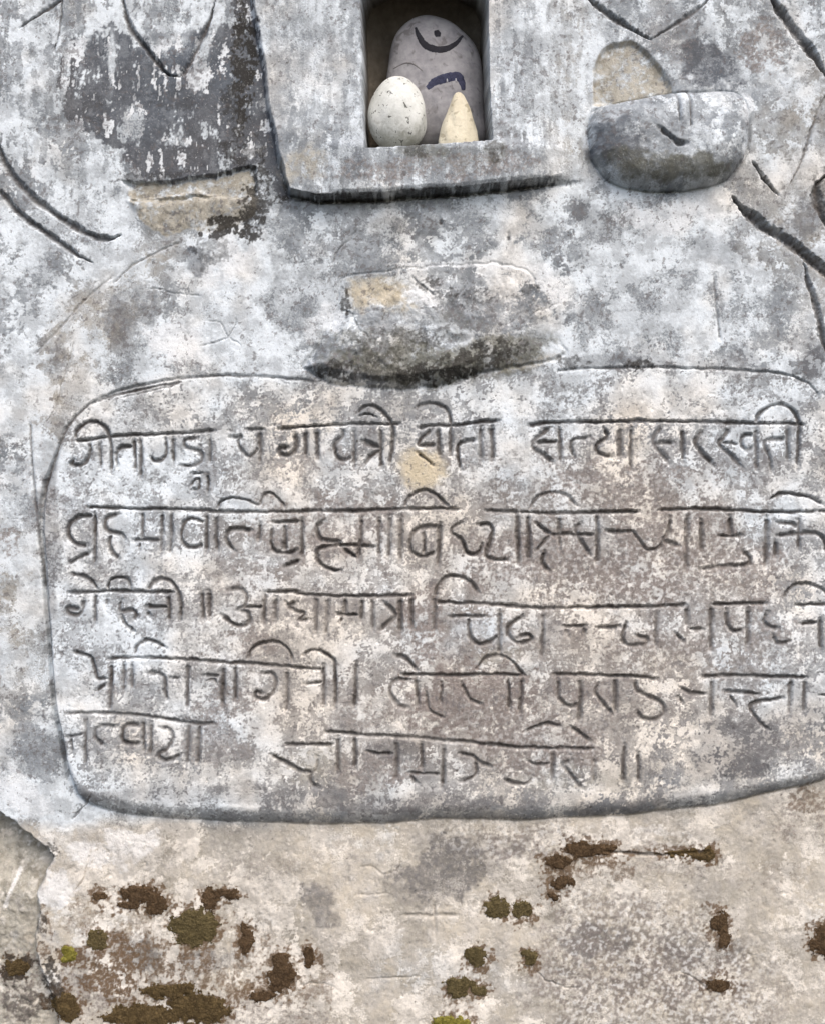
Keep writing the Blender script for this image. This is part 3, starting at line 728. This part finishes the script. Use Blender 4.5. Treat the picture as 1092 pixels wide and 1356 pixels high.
RUST *= 1 - .4 * speck
PEP = np.maximum.reduce([region([(760, 1180), (900, 1190), (1010, 1260), (1000, 1400), (740, 1400), (720, 1300)], 40, 40), .7 * blob(690, 1110, 110, 26), .5 * blob(880, 1110, 60, 20), .7 * blob(840, 760, 170, 60),
    .5 * blob(700, 980, 120, 50), .6 * blob(930, 860, 120, 40), .4 * blob(800, 640, 200, 40)])
PEPPER = np.clip(PEP * sstep(-.1, .75, nfine * .6 + .25 * nmid), 0, 1)
SALT = np.clip(PEP * sstep(.3, .9, -nfine * .55 + .2 * nmid), 0, 1)
# fine dark flecks where the wash has chipped
FLECK = sstep(1.15, 1.75, unit(fbm(X, Y, 9, 3, 241, gain=.8)) * .9 + .45 * nbig) * (1 - .6 * low)
CREAM = .92 * low * np.clip(.56 + .30 * unit(fbm(X, Y, 130, 5, 251, gain=.65)) - .10 * nfine, 0, 1)
BLUE = np.clip(sstep(700, 250, Y) * (.5 + .8 * fbm(X, Y, 140, 3, 261)), 0, 1)
WSTREAK = np.zeros(SHP, F)
_d, _ = line_dist(np.array([(20, 1158), (10, 1185), (2, 1205)]), X, Y)
WSTREAK = np.maximum(WSTREAK, .75 - .75 * sstep(1, 5, _d + 1.5 * WXf))
for b, a in (((880, 285, 70, 24, -5), 1.0), ((120, 1130, 26, 20), .9), ((170, 1120, 46, 24), .9), ((80, 1180, 30, 26), 1.0), ((300, 345, 30, 36), .8), ((30, 1050, 50, 22, 30), .7), ((230, 455, 60, 26, 20), .8),
             ((985, 145, 12, 22), .7), ((870, 1100, 44, 7), .5), ((620, 352, 110, 4, 1), .8), ((722, 372, 16, 30, -30), .8), ((560, 395, 26, 12, 20), .7), ((430, 430, 20, 30, 30), .7)):  # white patches, plus a painted highlight on the boss's upper right
    WSTREAK = np.maximum(WSTREAK, a * sstep(.2, .8, blob(*b, warp=.8) * (.8 + .8 * nz) + .2 * nf))

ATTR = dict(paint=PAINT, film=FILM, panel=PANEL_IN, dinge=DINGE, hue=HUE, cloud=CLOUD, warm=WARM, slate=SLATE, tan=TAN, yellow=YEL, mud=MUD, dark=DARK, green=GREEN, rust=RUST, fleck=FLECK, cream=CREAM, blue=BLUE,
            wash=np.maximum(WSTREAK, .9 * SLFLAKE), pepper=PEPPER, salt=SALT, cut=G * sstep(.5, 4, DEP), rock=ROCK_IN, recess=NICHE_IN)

# ------------------------------------------------------------------ materials
def new_mat(name):
    m = bpy.data.materials.new(name); m.use_nodes = True
    n = m.node_tree; n.nodes.clear()
    return m, n

class NB:
    """small helper for building node trees"""
    def __init__(s, nt):
        s.nt = nt
    def node(s, typ, **kw):
        n = s.nt.nodes.new(typ)
        for k, v in kw.items():
            setattr(n, k, v)
        return n
    def put(s, sock, v):
        if hasattr(v, "is_output") or isinstance(v, bpy.types.NodeSocket):
            s.nt.links.new(v, sock)
        elif isinstance(v, tuple) and len(v) == 3 and sock.type == 'RGBA':
            sock.default_value = (*v, 1)
        else:
            sock.default_value = v
    def math(s, op, a, b=0.0, c=None, clamp=False):
        n = s.node("ShaderNodeMath", operation=op, use_clamp=clamp)
        s.put(n.inputs[0], a); s.put(n.inputs[1], b)
        if c is not None:
            s.put(n.inputs[2], c)
        return n.outputs[0]
    def mix(s, f, a, b, mode='MIX'):
        n = s.node("ShaderNodeMix", data_type='RGBA', blend_type=mode)
        s.put(n.inputs[0], f); s.put(n.inputs[6], a); s.put(n.inputs[7], b)
        return n.outputs[2]
    def noise(s, vec, scale, detail=4, rough=.6, dist=0.0):
        n = s.node("ShaderNodeTexNoise")
        s.put(n.inputs["Vector"], vec)
        n.inputs["Scale"].default_value = scale; n.inputs["Detail"].default_value = detail
        n.inputs["Roughness"].default_value = rough; n.inputs["Distortion"].default_value = dist
        return n.outputs[0]
    def remap(s, v, a, b, c=0.0, d=1.0, smoothed=True):
        n = s.node("ShaderNodeMapRange", interpolation_type='SMOOTHSTEP' if smoothed else 'LINEAR')
        s.put(n.inputs[0], v)
        for k, q in zip((1, 2, 3, 4), (a, b, c, d)):
            s.put(n.inputs[k], q)
        return n.outputs[0]
    def attr(s, name):
        n = s.node("ShaderNodeAttribute", attribute_type='GEOMETRY', attribute_name=name)
        return n.outputs["Fac"]
    def finish(s, col, rough, height=None, bump=.3, dist=.001, spec=.25):
        b = s.node("ShaderNodeBsdfPrincipled")
        s.put(b.inputs["Base Color"], col); s.put(b.inputs["Roughness"], rough)
        b.inputs["Specular IOR Level"].default_value = spec
        if height is not None:
            bp = s.node("ShaderNodeBump")
            bp.inputs["Strength"].default_value = bump; bp.inputs["Distance"].default_value = dist
            s.put(bp.inputs["Height"], height)
            s.nt.links.new(bp.outputs[0], b.inputs["Normal"])
        o = s.node("ShaderNodeOutputMaterial")
        s.nt.links.new(b.outputs[0], o.inputs[0])

def wall_material():
    m, n = new_mat("weathered_plaster")
    q = NB(n)
    P = q.node("ShaderNodeNewGeometry").outputs["Position"]
    f1 = q.noise(P, 150, 4, .7)       # ~7 mm
    f2 = q.noise(P, 420, 3, .7)       # ~2 mm
    f3 = q.noise(P, 60, 5, .65, .4)   # ~16 mm
    def amt(name, k=.5, lo=.38, hi=.62, nz=f1):
        a = q.attr(name)
        # the finer the noise the more ragged the edge; nothing where the amount is nil
        v = q.math('ADD', a, q.math('MULTIPLY', q.math('SUBTRACT', nz, .5), q.math('MULTIPLY', k * 4, q.math('MULTIPLY', a, q.math('SUBTRACT', 1.0, a)))))
        return q.remap(v, lo - .3, hi + .3, smoothed=True)
    cool = (.228, .25, .27); warm = (.41, .375, .315)
    base = q.mix(q.attr("warm"), cool, warm)
    tone = q.remap(q.math('ADD', q.attr("cloud"), q.math('MULTIPLY', q.math('SUBTRACT', f3, .5), .9)), .1, 1.0, .62, 1.32, False)
    base = q.mix(1.0, base, q.node("ShaderNodeCombineColor").outputs[0], 'MULTIPLY') if False else base
    tn = q.node("ShaderNodeCombineXYZ")
    for i in range(3):
        q.put(tn.inputs[i], tone)
    base = q.mix(1.0, base, tn.outputs[0], 'MULTIPLY')
    base = q.mix(q.attr("cream"), base, (.60, .54, .445))
    base = q.mix(q.math('MULTIPLY', q.attr("panel"), .75), base, q.mix(q.attr("warm"), (.265, .27, .275), (.235, .205, .188)))
    tint = q.mix(q.attr("hue"), (.815, .76, .68), (.715, .768, .805))
    dg = q.node("ShaderNodeCombineXYZ")
    dv_ = q.remap(q.math('ADD', q.attr("dinge"), q.math('MULTIPLY', q.math('SUBTRACT', f1, .5), .5)), .15, .8, .70, 1.06)
    for i in range(3):
        q.put(dg.inputs[i], dv_)
    white = q.mix(1.0, tint, dg.outputs[0], 'MULTIPLY')
    filmc = q.mix(1.0, white, (.74, .74, .745), 'MULTIPLY')
    base = q.mix(q.math('MULTIPLY', q.attr("film"), q.remap(f1, .25, .75, .55, 1.25, False)), base, filmc)
    c = q.mix(q.math('MULTIPLY', amt("slate", .8), .94), base, q.mix(q.attr("blue"), q.mix(f1, (.042, .043, .047), (.15, .145, .15)), q.mix(f1, (.048, .054, .066), (.145, .172, .205))))
    pm = q.math('MULTIPLY', amt("paint", 1.7, nz=f2), q.math('SUBTRACT', 1.0, q.math('MULTIPLY', q.attr("slate"), .9)))
    pm = q.math('MULTIPLY', pm, q.remap(q.attr("warm"), 0, 1, 1.0, .82))
    c = q.mix(pm, c, white)
    tanc = q.mix(q.remap(f3, .3, .7), (.27, .25, .205), (.52, .49, .42))
    c = q.mix(amt("tan", .8), c, tanc)
    c = q.mix(q.math('MULTIPLY', amt("yellow", .5), .8), c, (.68, .58, .41))
    c = q.mix(q.math('MULTIPLY', amt("mud", 1.4, nz=f2), .85), c, q.mix(q.remap(f1, .35, .65), (.17, .14, .125), (.29, .25, .23)))
    c = q.mix(q.math('MULTIPLY', amt("wash", 1.2, nz=f2), q.remap(q.attr("dinge"), .1, .55, .45, .95)), c, q.mix(.5, white, (.82, .83, .84)))
    c = q.mix(q.math('MULTIPLY', amt("green", .8), .85), c, q.mix(f1, (.055, .052, .035), (.17, .165, .12)))
    c = q.mix(q.math('MULTIPLY', amt("fleck", 1.0), .62), c, (.15, .14, .14))
    c = q.mix(q.math('MULTIPLY', amt("rust", 1.0), .9), c, q.mix(f2, (.075, .044, .022), (.21, .135, .075)))
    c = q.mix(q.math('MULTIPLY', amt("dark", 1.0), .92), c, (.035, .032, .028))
    c = q.mix(q.math('MULTIPLY', q.attr("pepper"), .58), c, q.mix(f2, (.09, .075, .065), (.26, .23, .21)))
    c = q.mix(q.math('MULTIPLY', q.attr("salt"), .6), c, (.74, .73, .71))
    # dark colour in the cuts: bare mortar and dirt, with groove shade painted in
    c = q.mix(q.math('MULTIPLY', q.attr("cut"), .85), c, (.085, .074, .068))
    c = q.mix(q.attr("recess"), c, q.mix(f3, (.055, .045, .033), (.20, .175, .14)))  # niche shade put into the colour: dark brown over the whole recess
    # salt-and-pepper grain
    sp = q.remap(f2, .28, .42, 1, 0)
    c = q.mix(q.math('MULTIPLY', sp, .38), c, (.12, .11, .105))
    sw = q.remap(f2, .60, .74)
    c = q.mix(q.math('MULTIPLY', sw, q.math('MULTIPLY', .45, q.math('SUBTRACT', 1.0, q.attr("recess")))), c, (.74, .73, .71))
    hgt = q.math('ADD', q.math('MULTIPLY', f1, .7), q.math('MULTIPLY', f2, .5))
    hgt = q.math('ADD', hgt, q.math('MULTIPLY', pm, .35))
    q.finish(c, .88, hgt, .55, .0016, .2)
    return m

WALL = wall_material()

def stone_mat(name, a, b, scale, spots=None, spot_amt=.6, lo=.60, hi=.68, bump=.4, low_tint=None, z0=0, z1=0):
    m, n = new_mat(name); q = NB(n)
    P = q.node("ShaderNodeNewGeometry").outputs["Position"]
    f1 = q.noise(P, scale, 5, .65); f2 = q.noise(P, scale * 5, 3, .65); f3 = q.noise(P, scale * 2.2, 3, .6, .6)
    c = q.mix(q.remap(q.math('ADD', q.math('MULTIPLY', f1, .7), q.math('MULTIPLY', f2, .3)), .3, .7), a, b)
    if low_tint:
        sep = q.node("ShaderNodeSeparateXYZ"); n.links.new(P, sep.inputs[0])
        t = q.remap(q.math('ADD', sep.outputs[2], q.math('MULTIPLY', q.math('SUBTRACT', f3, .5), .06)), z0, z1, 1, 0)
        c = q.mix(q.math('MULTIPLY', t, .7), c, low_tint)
    if spots:
        c = q.mix(q.math('MULTIPLY', q.remap(f3, lo, hi), spot_amt), c, spots)
    q.finish(c, .85, q.math('ADD', f1, q.math('MULTIPLY', f2, .5)), bump, .0015, .25)
    return m

# ------------------------------------------------------------------ building objects
COL = scene.collection
def link(o, parent=None):
    COL.objects.link(o)
    if parent is not None:
        o.parent = parent
    return o
def tag(o, label=None, cat=None, group=None, kind=None):
    for k, v in (("label", label), ("category", cat), ("group", group), ("kind", kind)):
        if v:
            o[k] = v
    return o

def P3(x, y, h=0.0):
    """wall millimetres -> metres"""
    return ((x - 546) / 1000, -h / 1000, Z0 + (678 - y) / 1000)

VX = np.stack([(X - 546) / 1000, -H / 1000, Z0 + (678 - Y) / 1000], -1).astype(F)
# smooth normals over the whole face so that neighbouring parts meet without a seam
du = np.gradient(VX, axis=1); dv = np.gradient(VX, axis=0)
NRM = np.cross(du, dv); NRM /= np.linalg.norm(NRM, axis=-1, keepdims=True) + 1e-12
if NRM[10, 10, 1] > 0:
    NRM = -NRM
ny, nx = SHP
idx = np.arange(ny * nx).reshape(ny, nx)
# winding so that faces look along -Y
QUAD = np.stack([idx[1:, :-1], idx[1:, 1:], idx[:-1, 1:], idx[:-1, :-1]], -1).reshape(-1, 4)
FLAB = np.maximum.reduce([LAB[1:, :-1], LAB[1:, 1:], LAB[:-1, 1:], LAB[:-1, :-1]]).reshape(-1)

def wall_piece(name, lab, parent=None):
    q = QUAD[FLAB == lab]
    if len(q) == 0:
        return None
    used, inv = np.unique(q, return_inverse=True)
    me = bpy.data.meshes.new(name)
    me.vertices.add(len(used)); me.vertices.foreach_set("co", VX.reshape(-1, 3)[used].ravel())
    me.loops.add(q.size); me.loops.foreach_set("vertex_index", inv.ravel().astype(np.int32))
    me.polygons.add(len(q)); me.polygons.foreach_set("loop_start", np.arange(0, q.size, 4, dtype=np.int32))
    me.update(calc_edges=True)
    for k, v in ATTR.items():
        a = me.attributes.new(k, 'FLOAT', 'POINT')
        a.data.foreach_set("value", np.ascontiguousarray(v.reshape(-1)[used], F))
    me.materials.append(WALL)
    me.polygons.foreach_set("use_smooth", np.ones(len(q), bool))
    me.normals_split_custom_set_from_vertices(NRM.reshape(-1, 3)[used])
    o = bpy.data.objects.new(name, me)
    return link(o, parent)

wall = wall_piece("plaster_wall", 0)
tag(wall, "weathered whitewashed plaster wall with carved inscription, niche and relief lines", "wall", kind="thing")
panel = tag(wall_piece("inscription_panel", 1, wall), "raised rounded panel of five lines of carved Devanagari writing")
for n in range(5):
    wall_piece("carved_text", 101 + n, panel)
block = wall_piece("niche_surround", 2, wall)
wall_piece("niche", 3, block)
boss = tag(wall_piece("relief_boss", 4, wall), "rounded blue grey bulge with a short slit")
wall_piece("carved_slit", 300, boss)
wall_piece("arched_hollow", 5, wall)
tag(wall_piece("broken_stump", 6, wall), "broken lump with dark mouldy underside above the panel")
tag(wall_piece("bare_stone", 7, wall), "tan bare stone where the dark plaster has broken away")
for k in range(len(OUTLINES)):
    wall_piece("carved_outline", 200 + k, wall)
rock = wall_piece("rock_face", 8)
tag(rock, "bare tan rock showing below the broken plaster edge at the bottom corner", "rock")

# ------------------------------------------------------------------ stones in the niche
def mesh_obj(name, verts, faces, mat, parent=None, smooth_=True):
    me = bpy.data.meshes.new(name)
    me.from_pydata([tuple(map(float, v)) for v in verts], [], faces)
    me.update()
    if smooth_:
        me.polygons.foreach_set("use_smooth", np.ones(len(me.polygons), bool))
    me.materials.append(mat)
    return link(bpy.data.objects.new(name, me), parent)

def pnoise(x, y, s, seed):
    return perlin(np.asarray(x, float) / s, np.asarray(y, float) / s, seed)

class Slab:
    """a stone with a traced outline and a rounded front; all in wall millimetres, h towards the viewer"""
    def __init__(s, outline, cx, cy, h0, thick, power=2.4):
        kf = 1 - h0 / (CAM_D * 1000); s.kf = kf
        fix = lambda p: (546 + (p[0] - 546) * kf, 678 + (p[1] - 678) * kf)
        s.fix = fix
        outline = [fix(p) for p in outline]; cx, cy = fix((cx, cy))
        s.P = smooth(list(outline) + [outline[0]], 8)
        s.cx, s.cy, s.h0, s.T, s.pw = cx, cy, h0, thick, power
        a = np.arctan2(s.P[:, 1] - cy, s.P[:, 0] - cx); r = np.hypot(s.P[:, 1] - cy, s.P[:, 0] - cx)
        o = np.argsort(a); s.a, s.r = a[o], r[o]
    def rad(s, a):
        return np.interp(a, np.concatenate([s.a - 2 * np.pi, s.a, s.a + 2 * np.pi]), np.tile(s.r, 3))
    def front(s, x, y):
        a = np.arctan2(y - s.cy, x - s.cx); t = np.clip(np.hypot(x - s.cx, y - s.cy) / s.rad(a), 0, 1)
        return s.h0 + s.T * np.sqrt(np.clip(1 - t ** s.pw, 0, 1)) + 1.6 * pnoise(x, y, 26, 301) + .6 * pnoise(x, y, 8, 302)
    def build(s, name, mat, parent=None, na=96, nr=34):
        A = np.linspace(-np.pi, np.pi, na, endpoint=False)
        V, Fc = [], []
        Rk = np.sin(np.linspace(0, np.pi / 2, nr + 1))[1:]
        for side in (1, -1):
            x, y = s.cx, s.cy
            V.append((x, y, s.front(np.array(x), np.array(y)) if side == 1 else s.h0 - s.T * .5))
            for rk in Rk:
                for a in A:
                    rr = s.rad(a) * rk
                    x = s.cx + rr * math.cos(a); y = s.cy + rr * math.sin(a)
                    V.append((x, y, float(s.front(np.array(x), np.array(y))) if side == 1 else s.h0 - .5 * s.T * math.sqrt(max(0, 1 - rk ** s.pw))))
        nv = 1 + na * nr
        for side in (0, 1):
            b = side * nv
            for j in range(na):
                k = (j + 1) % na
                f = (b, b + 1 + k, b + 1 + j); Fc.append(f if side == 0 else f[::-1])
                for i in range(nr - 1):
                    p, q2 = b + 1 + i * na, b + 1 + (i + 1) * na
                    f = (p + j, p + k, q2 + k, q2 + j); Fc.append(f if side == 0 else f[::-1])
        for j in range(na):
            k = (j + 1) % na
            p, q2 = 1 + (nr - 1) * na, nv + 1 + (nr - 1) * na
            Fc.append((p + j, p + k, q2 + k, q2 + j))
        Fc = [f[::-1] for f in Fc]
        # y grows downwards in wall millimetres, so the winding above is mirrored back here
        return mesh_obj(name, [P3(*v) for v in V], [f[::-1] for f in Fc], mat, parent)
    def paint(s, name, pts, widths, mat, parent, lift=.7):
        """a brushed mark lying on the stone's face"""
        C = smooth([s.fix(p) for p in pts], 8); Wd = np.interp(np.linspace(0, 1, len(C)), np.linspace(0, 1, len(widths)), widths)
        T = np.gradient(C, axis=0); T /= np.linalg.norm(T, axis=1, keepdims=True) + 1e-9
        N = np.stack([-T[:, 1], T[:, 0]], 1)
        V, Fc = [], []
        rows = (-1, -.5, 0, .5, 1)
        for i in range(len(C)):
            for r_ in rows:
                x, y = C[i] + N[i] * r_ * Wd[i] * (1 + .15 * float(pnoise(C[i][0] * 3, r_ * 7, 2.0, 303)))
                V.append((x, y, float(s.front(np.array(x), np.array(y))) + lift * (1 - .9 * r_ * r_)))
        m = len(rows)
        for i in range(len(C) - 1):
            for j in range(m - 1):
                Fc.append((i * m + j, i * m + j + 1, (i + 1) * m + j + 1, (i + 1) * m + j))
        return mesh_obj(name, [P3(*v) for v in V], Fc, mat, parent)

def N4(*p):
    return [(440 + a / 4.2, a2 / 4.2) for a, a2 in p]

lin_m = stone_mat("grey_stone", (.25, .245, .26), (.43, .42, .43), 30, (.13, .12, .12), .65, .56, .7, .5)
ink = stone_mat("black_paint", (.022, .021, .026), (.04, .04, .05), 60)
blueink = stone_mat("blue_black_paint", (.03, .032, .06), (.07, .075, .13), 200)
lingam = Slab(N4((296, 800), (296, 520), (312, 360), (330, 250), (372, 165), (450, 105), (540, 88), (640, 115), (720, 175), (790, 250), (828, 360), (842, 520), (848, 660), (850, 800), (700, 835), (450, 835)),
              575, 125, -74, 34, 2.6)
lo = lingam.build("oval_stone", lin_m)
tag(lo, "grey upright rounded stone in the niche painted with a black crescent and dot", "stone")
lingam.paint("crescent_mark", N4((462, 185), (478, 235), (510, 290), (565, 318), (625, 315), (680, 280), (722, 222)), [1.4, 3.4, 4.6, 4.8, 4.4, 3.2, 1.4], ink, lo)
lingam.paint("dot_mark", N4((576, 205), (580, 225), (583, 246)), [3, 5.4, 3], ink, lo)
lingam.paint("eye_mark", N4((525, 535), (565, 500), (630, 478), (690, 468), (715, 500), (722, 540)), [3.0, 5.4, 6.4, 6.0, 4.4, 2.6], blueink, lo)
whitep = stone_mat("pale_paint", (.5, .5, .55), (.6, .6, .62), 80)
for a, b in ((632, 492), (680, 490)):
    lingam.paint("pupil_mark", N4((a, b - 9), (a + 2, b + 8)), [1.0, 1.5, 1.0], whitep, lo, 1.5)
lingam.paint("brow_mark", N4((340, 408), (400, 390), (450, 400), (500, 440)), [.6, 1.0, 1.0, .6], stone_mat("faded_paint", (.15, .14, .14), (.25, .24, .24), 90), lo, .5)

def lathe_stone(name, cx, yb, yt, prof, h, depth, mat, seed, amp=1.2, na=64):
    """a pebble: prof gives half width along its height (0 bottom .. 1 top)"""
    tt = np.linspace(0, 1, 44); tt = .5 - .5 * np.cos(np.pi * tt)
    ks = np.array(prof, float)
    V, Fc = [], []
    for t in tt:
        hw = np.interp(t, ks[:, 0], ks[:, 1]); y = yb + (yt - yb) * t
        for k in range(na):
            a = 2 * math.pi * k / na
            g = 1 + amp * .012 * float(pnoise(9 * math.cos(a) + seed, 9 * t + 3 * math.sin(a), 3.0, 311)) + amp * .02 * float(pnoise(2 * math.cos(a) + seed, 3 * t + 2 * math.sin(a), 1.3, 313))
            V.append((cx + hw * g * math.cos(a), y, h + depth * hw * g * math.sin(a)))
    n = len(tt)
    for i in range(n - 1):
        for k in range(na):
            l = (k + 1) % na
            Fc.append((i * na + k, i * na + l, (i + 1) * na + l, (i + 1) * na + k))
    Fc.append(tuple(range(na))[::-1]); Fc.append(tuple((n - 1) * na + k for k in range(na)))
    return mesh_obj(name, [P3(*v) for v in V], [f[::-1] for f in Fc], mat)

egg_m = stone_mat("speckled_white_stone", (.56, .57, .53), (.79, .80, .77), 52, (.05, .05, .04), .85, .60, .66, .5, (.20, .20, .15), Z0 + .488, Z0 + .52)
EK = 1 + 12 / 1750
eggp = [(t, 39 * math.sqrt(max(1e-4, 1 - (2 * t - 1) ** 2)) * (1.06 - .13 * t)) for t in np.linspace(0, 1, 60)]
egg = lathe_stone("egg_stone", 526, 196, 92, eggp, -28, .8, egg_m, 1.0, 2.4)
tag(egg, "speckled white egg-shaped stone at the left of the niche sill", "stone")
yel_m = stone_mat("cream_stone", (.60, .54, .40), (.78, .72, .57), 45, (.30, .25, .16), .6, .58, .68, .7)
yp = [(0, 27), (.12, 27.5), (.3, 24.5), (.5, 20), (.7, 14.5), (.85, 10), (.94, 7), (.985, 4), (1, .6)]
yst = lathe_stone("pointed_stone", 607, 192, 117, yp, -16, .62, yel_m, 4.0, 6.0)
tag(yst, "small cream yellow pointed stone at the right of the niche sill", "stone")

# ------------------------------------------------------------------ moss cushions on the lower wall
def moss_mat(name, a, b, c):
    m, n = new_mat(name); q = NB(n)
    P = q.node("ShaderNodeNewGeometry").outputs["Position"]
    f1 = q.noise(P, 120, 4, .7); f2 = q.noise(P, 600, 3, .7)
    col = q.mix(q.remap(f1, .3, .7), a, b); col = q.mix(q.remap(f2, .55, .75), col, c)
    q.finish(col, .95, q.math('ADD', f2, f1), .8, .002, .1)
    return m
MOSS = dict(brown=moss_mat("brown_moss", (.07, .045, .026), (.135, .088, .05), (.23, .17, .11)),
            olive=moss_mat("olive_moss", (.085, .066, .032), (.15, .118, .056), (.26, .21, .115)),
            green=moss_mat("green_moss", (.17, .15, .03), (.29, .26, .06), (.42, .38, .13)),
            dark=moss_mat("dark_moss", (.075, .052, .026), (.145, .102, .048), (.22, .165, .085)))

def wall_h(x, y):
    i = np.clip(np.searchsorted(XS, x) - 1, 0, nx - 2); j = np.clip(np.searchsorted(YS, y) - 1, 0, ny - 2)
    fx = (x - XS[i]) / (XS[i + 1] - XS[i]); fy = (y - YS[j]) / (YS[j + 1] - YS[j])
    return (H[j, i] * (1 - fx) + H[j, i + 1] * fx) * (1 - fy) + (H[j + 1, i] * (1 - fx) + H[j + 1, i + 1] * fx) * fy

def moss(blobs, colour, seed, label, name="moss_cushion", rise=2.8):
    B = np.array([(b[0], b[1], b[2], b[3]) for b in blobs], float)
    x0, x1 = (B[:, 0] - B[:, 2] * 1.7).min(), (B[:, 0] + B[:, 2] * 1.7).max()
    y0, y1 = (B[:, 1] - B[:, 3] * 1.7).min(), (B[:, 1] + B[:, 3] * 1.7).max()
    gx = np.arange(x0, x1, 1.0); gy = np.arange(y0, y1, 1.0)
    gX, gY = np.meshgrid(gx, gy)
    wx = gX + 7 * fbm(gX, gY, 22, 3, 400 + seed); wy = gY + 7 * fbm(gX, gY, 22, 3, 430 + seed)
    f = np.full(gX.shape, -9.0)
    for b in B:
        f = np.maximum(f, 1 - np.hypot((wx - b[0]) / b[2], (wy - b[1]) / b[3]))
    f = f + .20 + .62 * fbm(gX, gY, 11, 5, 460 + seed, gain=.8)
    lump = np.abs(fbm(gX, gY, 5, 2, 490 + seed)) * 1.3 + .5 * rng.rand(*gX.shape)
    hh = wall_h(gX, gY) - .8 + rise * np.sqrt(np.clip(f, 0, .5)) + lump * np.clip(f * 5, 0, 1)
    ok = f > 0
    vid = -np.ones(gX.shape, int)
    fm = ok[1:, :-1] & ok[1:, 1:] & ok[:-1, 1:] & ok[:-1, :-1]
    js, is_ = np.nonzero(fm)
    V, Fc = [], []
    def v(j, i):
        if vid[j, i] < 0:
            vid[j, i] = len(V); V.append(P3(gX[j, i], gY[j, i], hh[j, i]))
        return vid[j, i]
    for j, i in zip(js, is_):
        Fc.append((v(j + 1, i), v(j + 1, i + 1), v(j, i + 1), v(j, i)))
    # loose sprigs that break up the outline
    pts = [(int(a), int(b)) for a, b in zip(js, is_)]; random.Random(seed).shuffle(pts)
    for j, i in pts[:len(pts) // 5]:
        r = random.Random(int(j * 977 + i + seed))
        x, y, h = gX[j, i] + r.uniform(-1, 1), gY[j, i] + r.uniform(-1, 1), hh[j, i]
        a = r.uniform(0, 6.28); L = r.uniform(1.5, 3.4)
        b = len(V)
        for k in range(3):
            V.append(P3(x + .8 * math.cos(a + k * 2.1), y + .8 * math.sin(a + k * 2.1), h - .4))
        V.append(P3(x + L * .7 * math.cos(a), y + L * .7 * math.sin(a), h + L * .8))
        Fc += [(b, b + 1, b + 3), (b + 1, b + 2, b + 3), (b + 2, b, b + 3)]
    if not Fc:
        return None
    o = mesh_obj(name, V, Fc, MOSS[colour])
    return tag(o, label, "moss", "moss cushions on the lower wall")

for k, (bl, colr, lab) in enumerate(CUSHIONS):
    moss(bl, colr, k, lab)
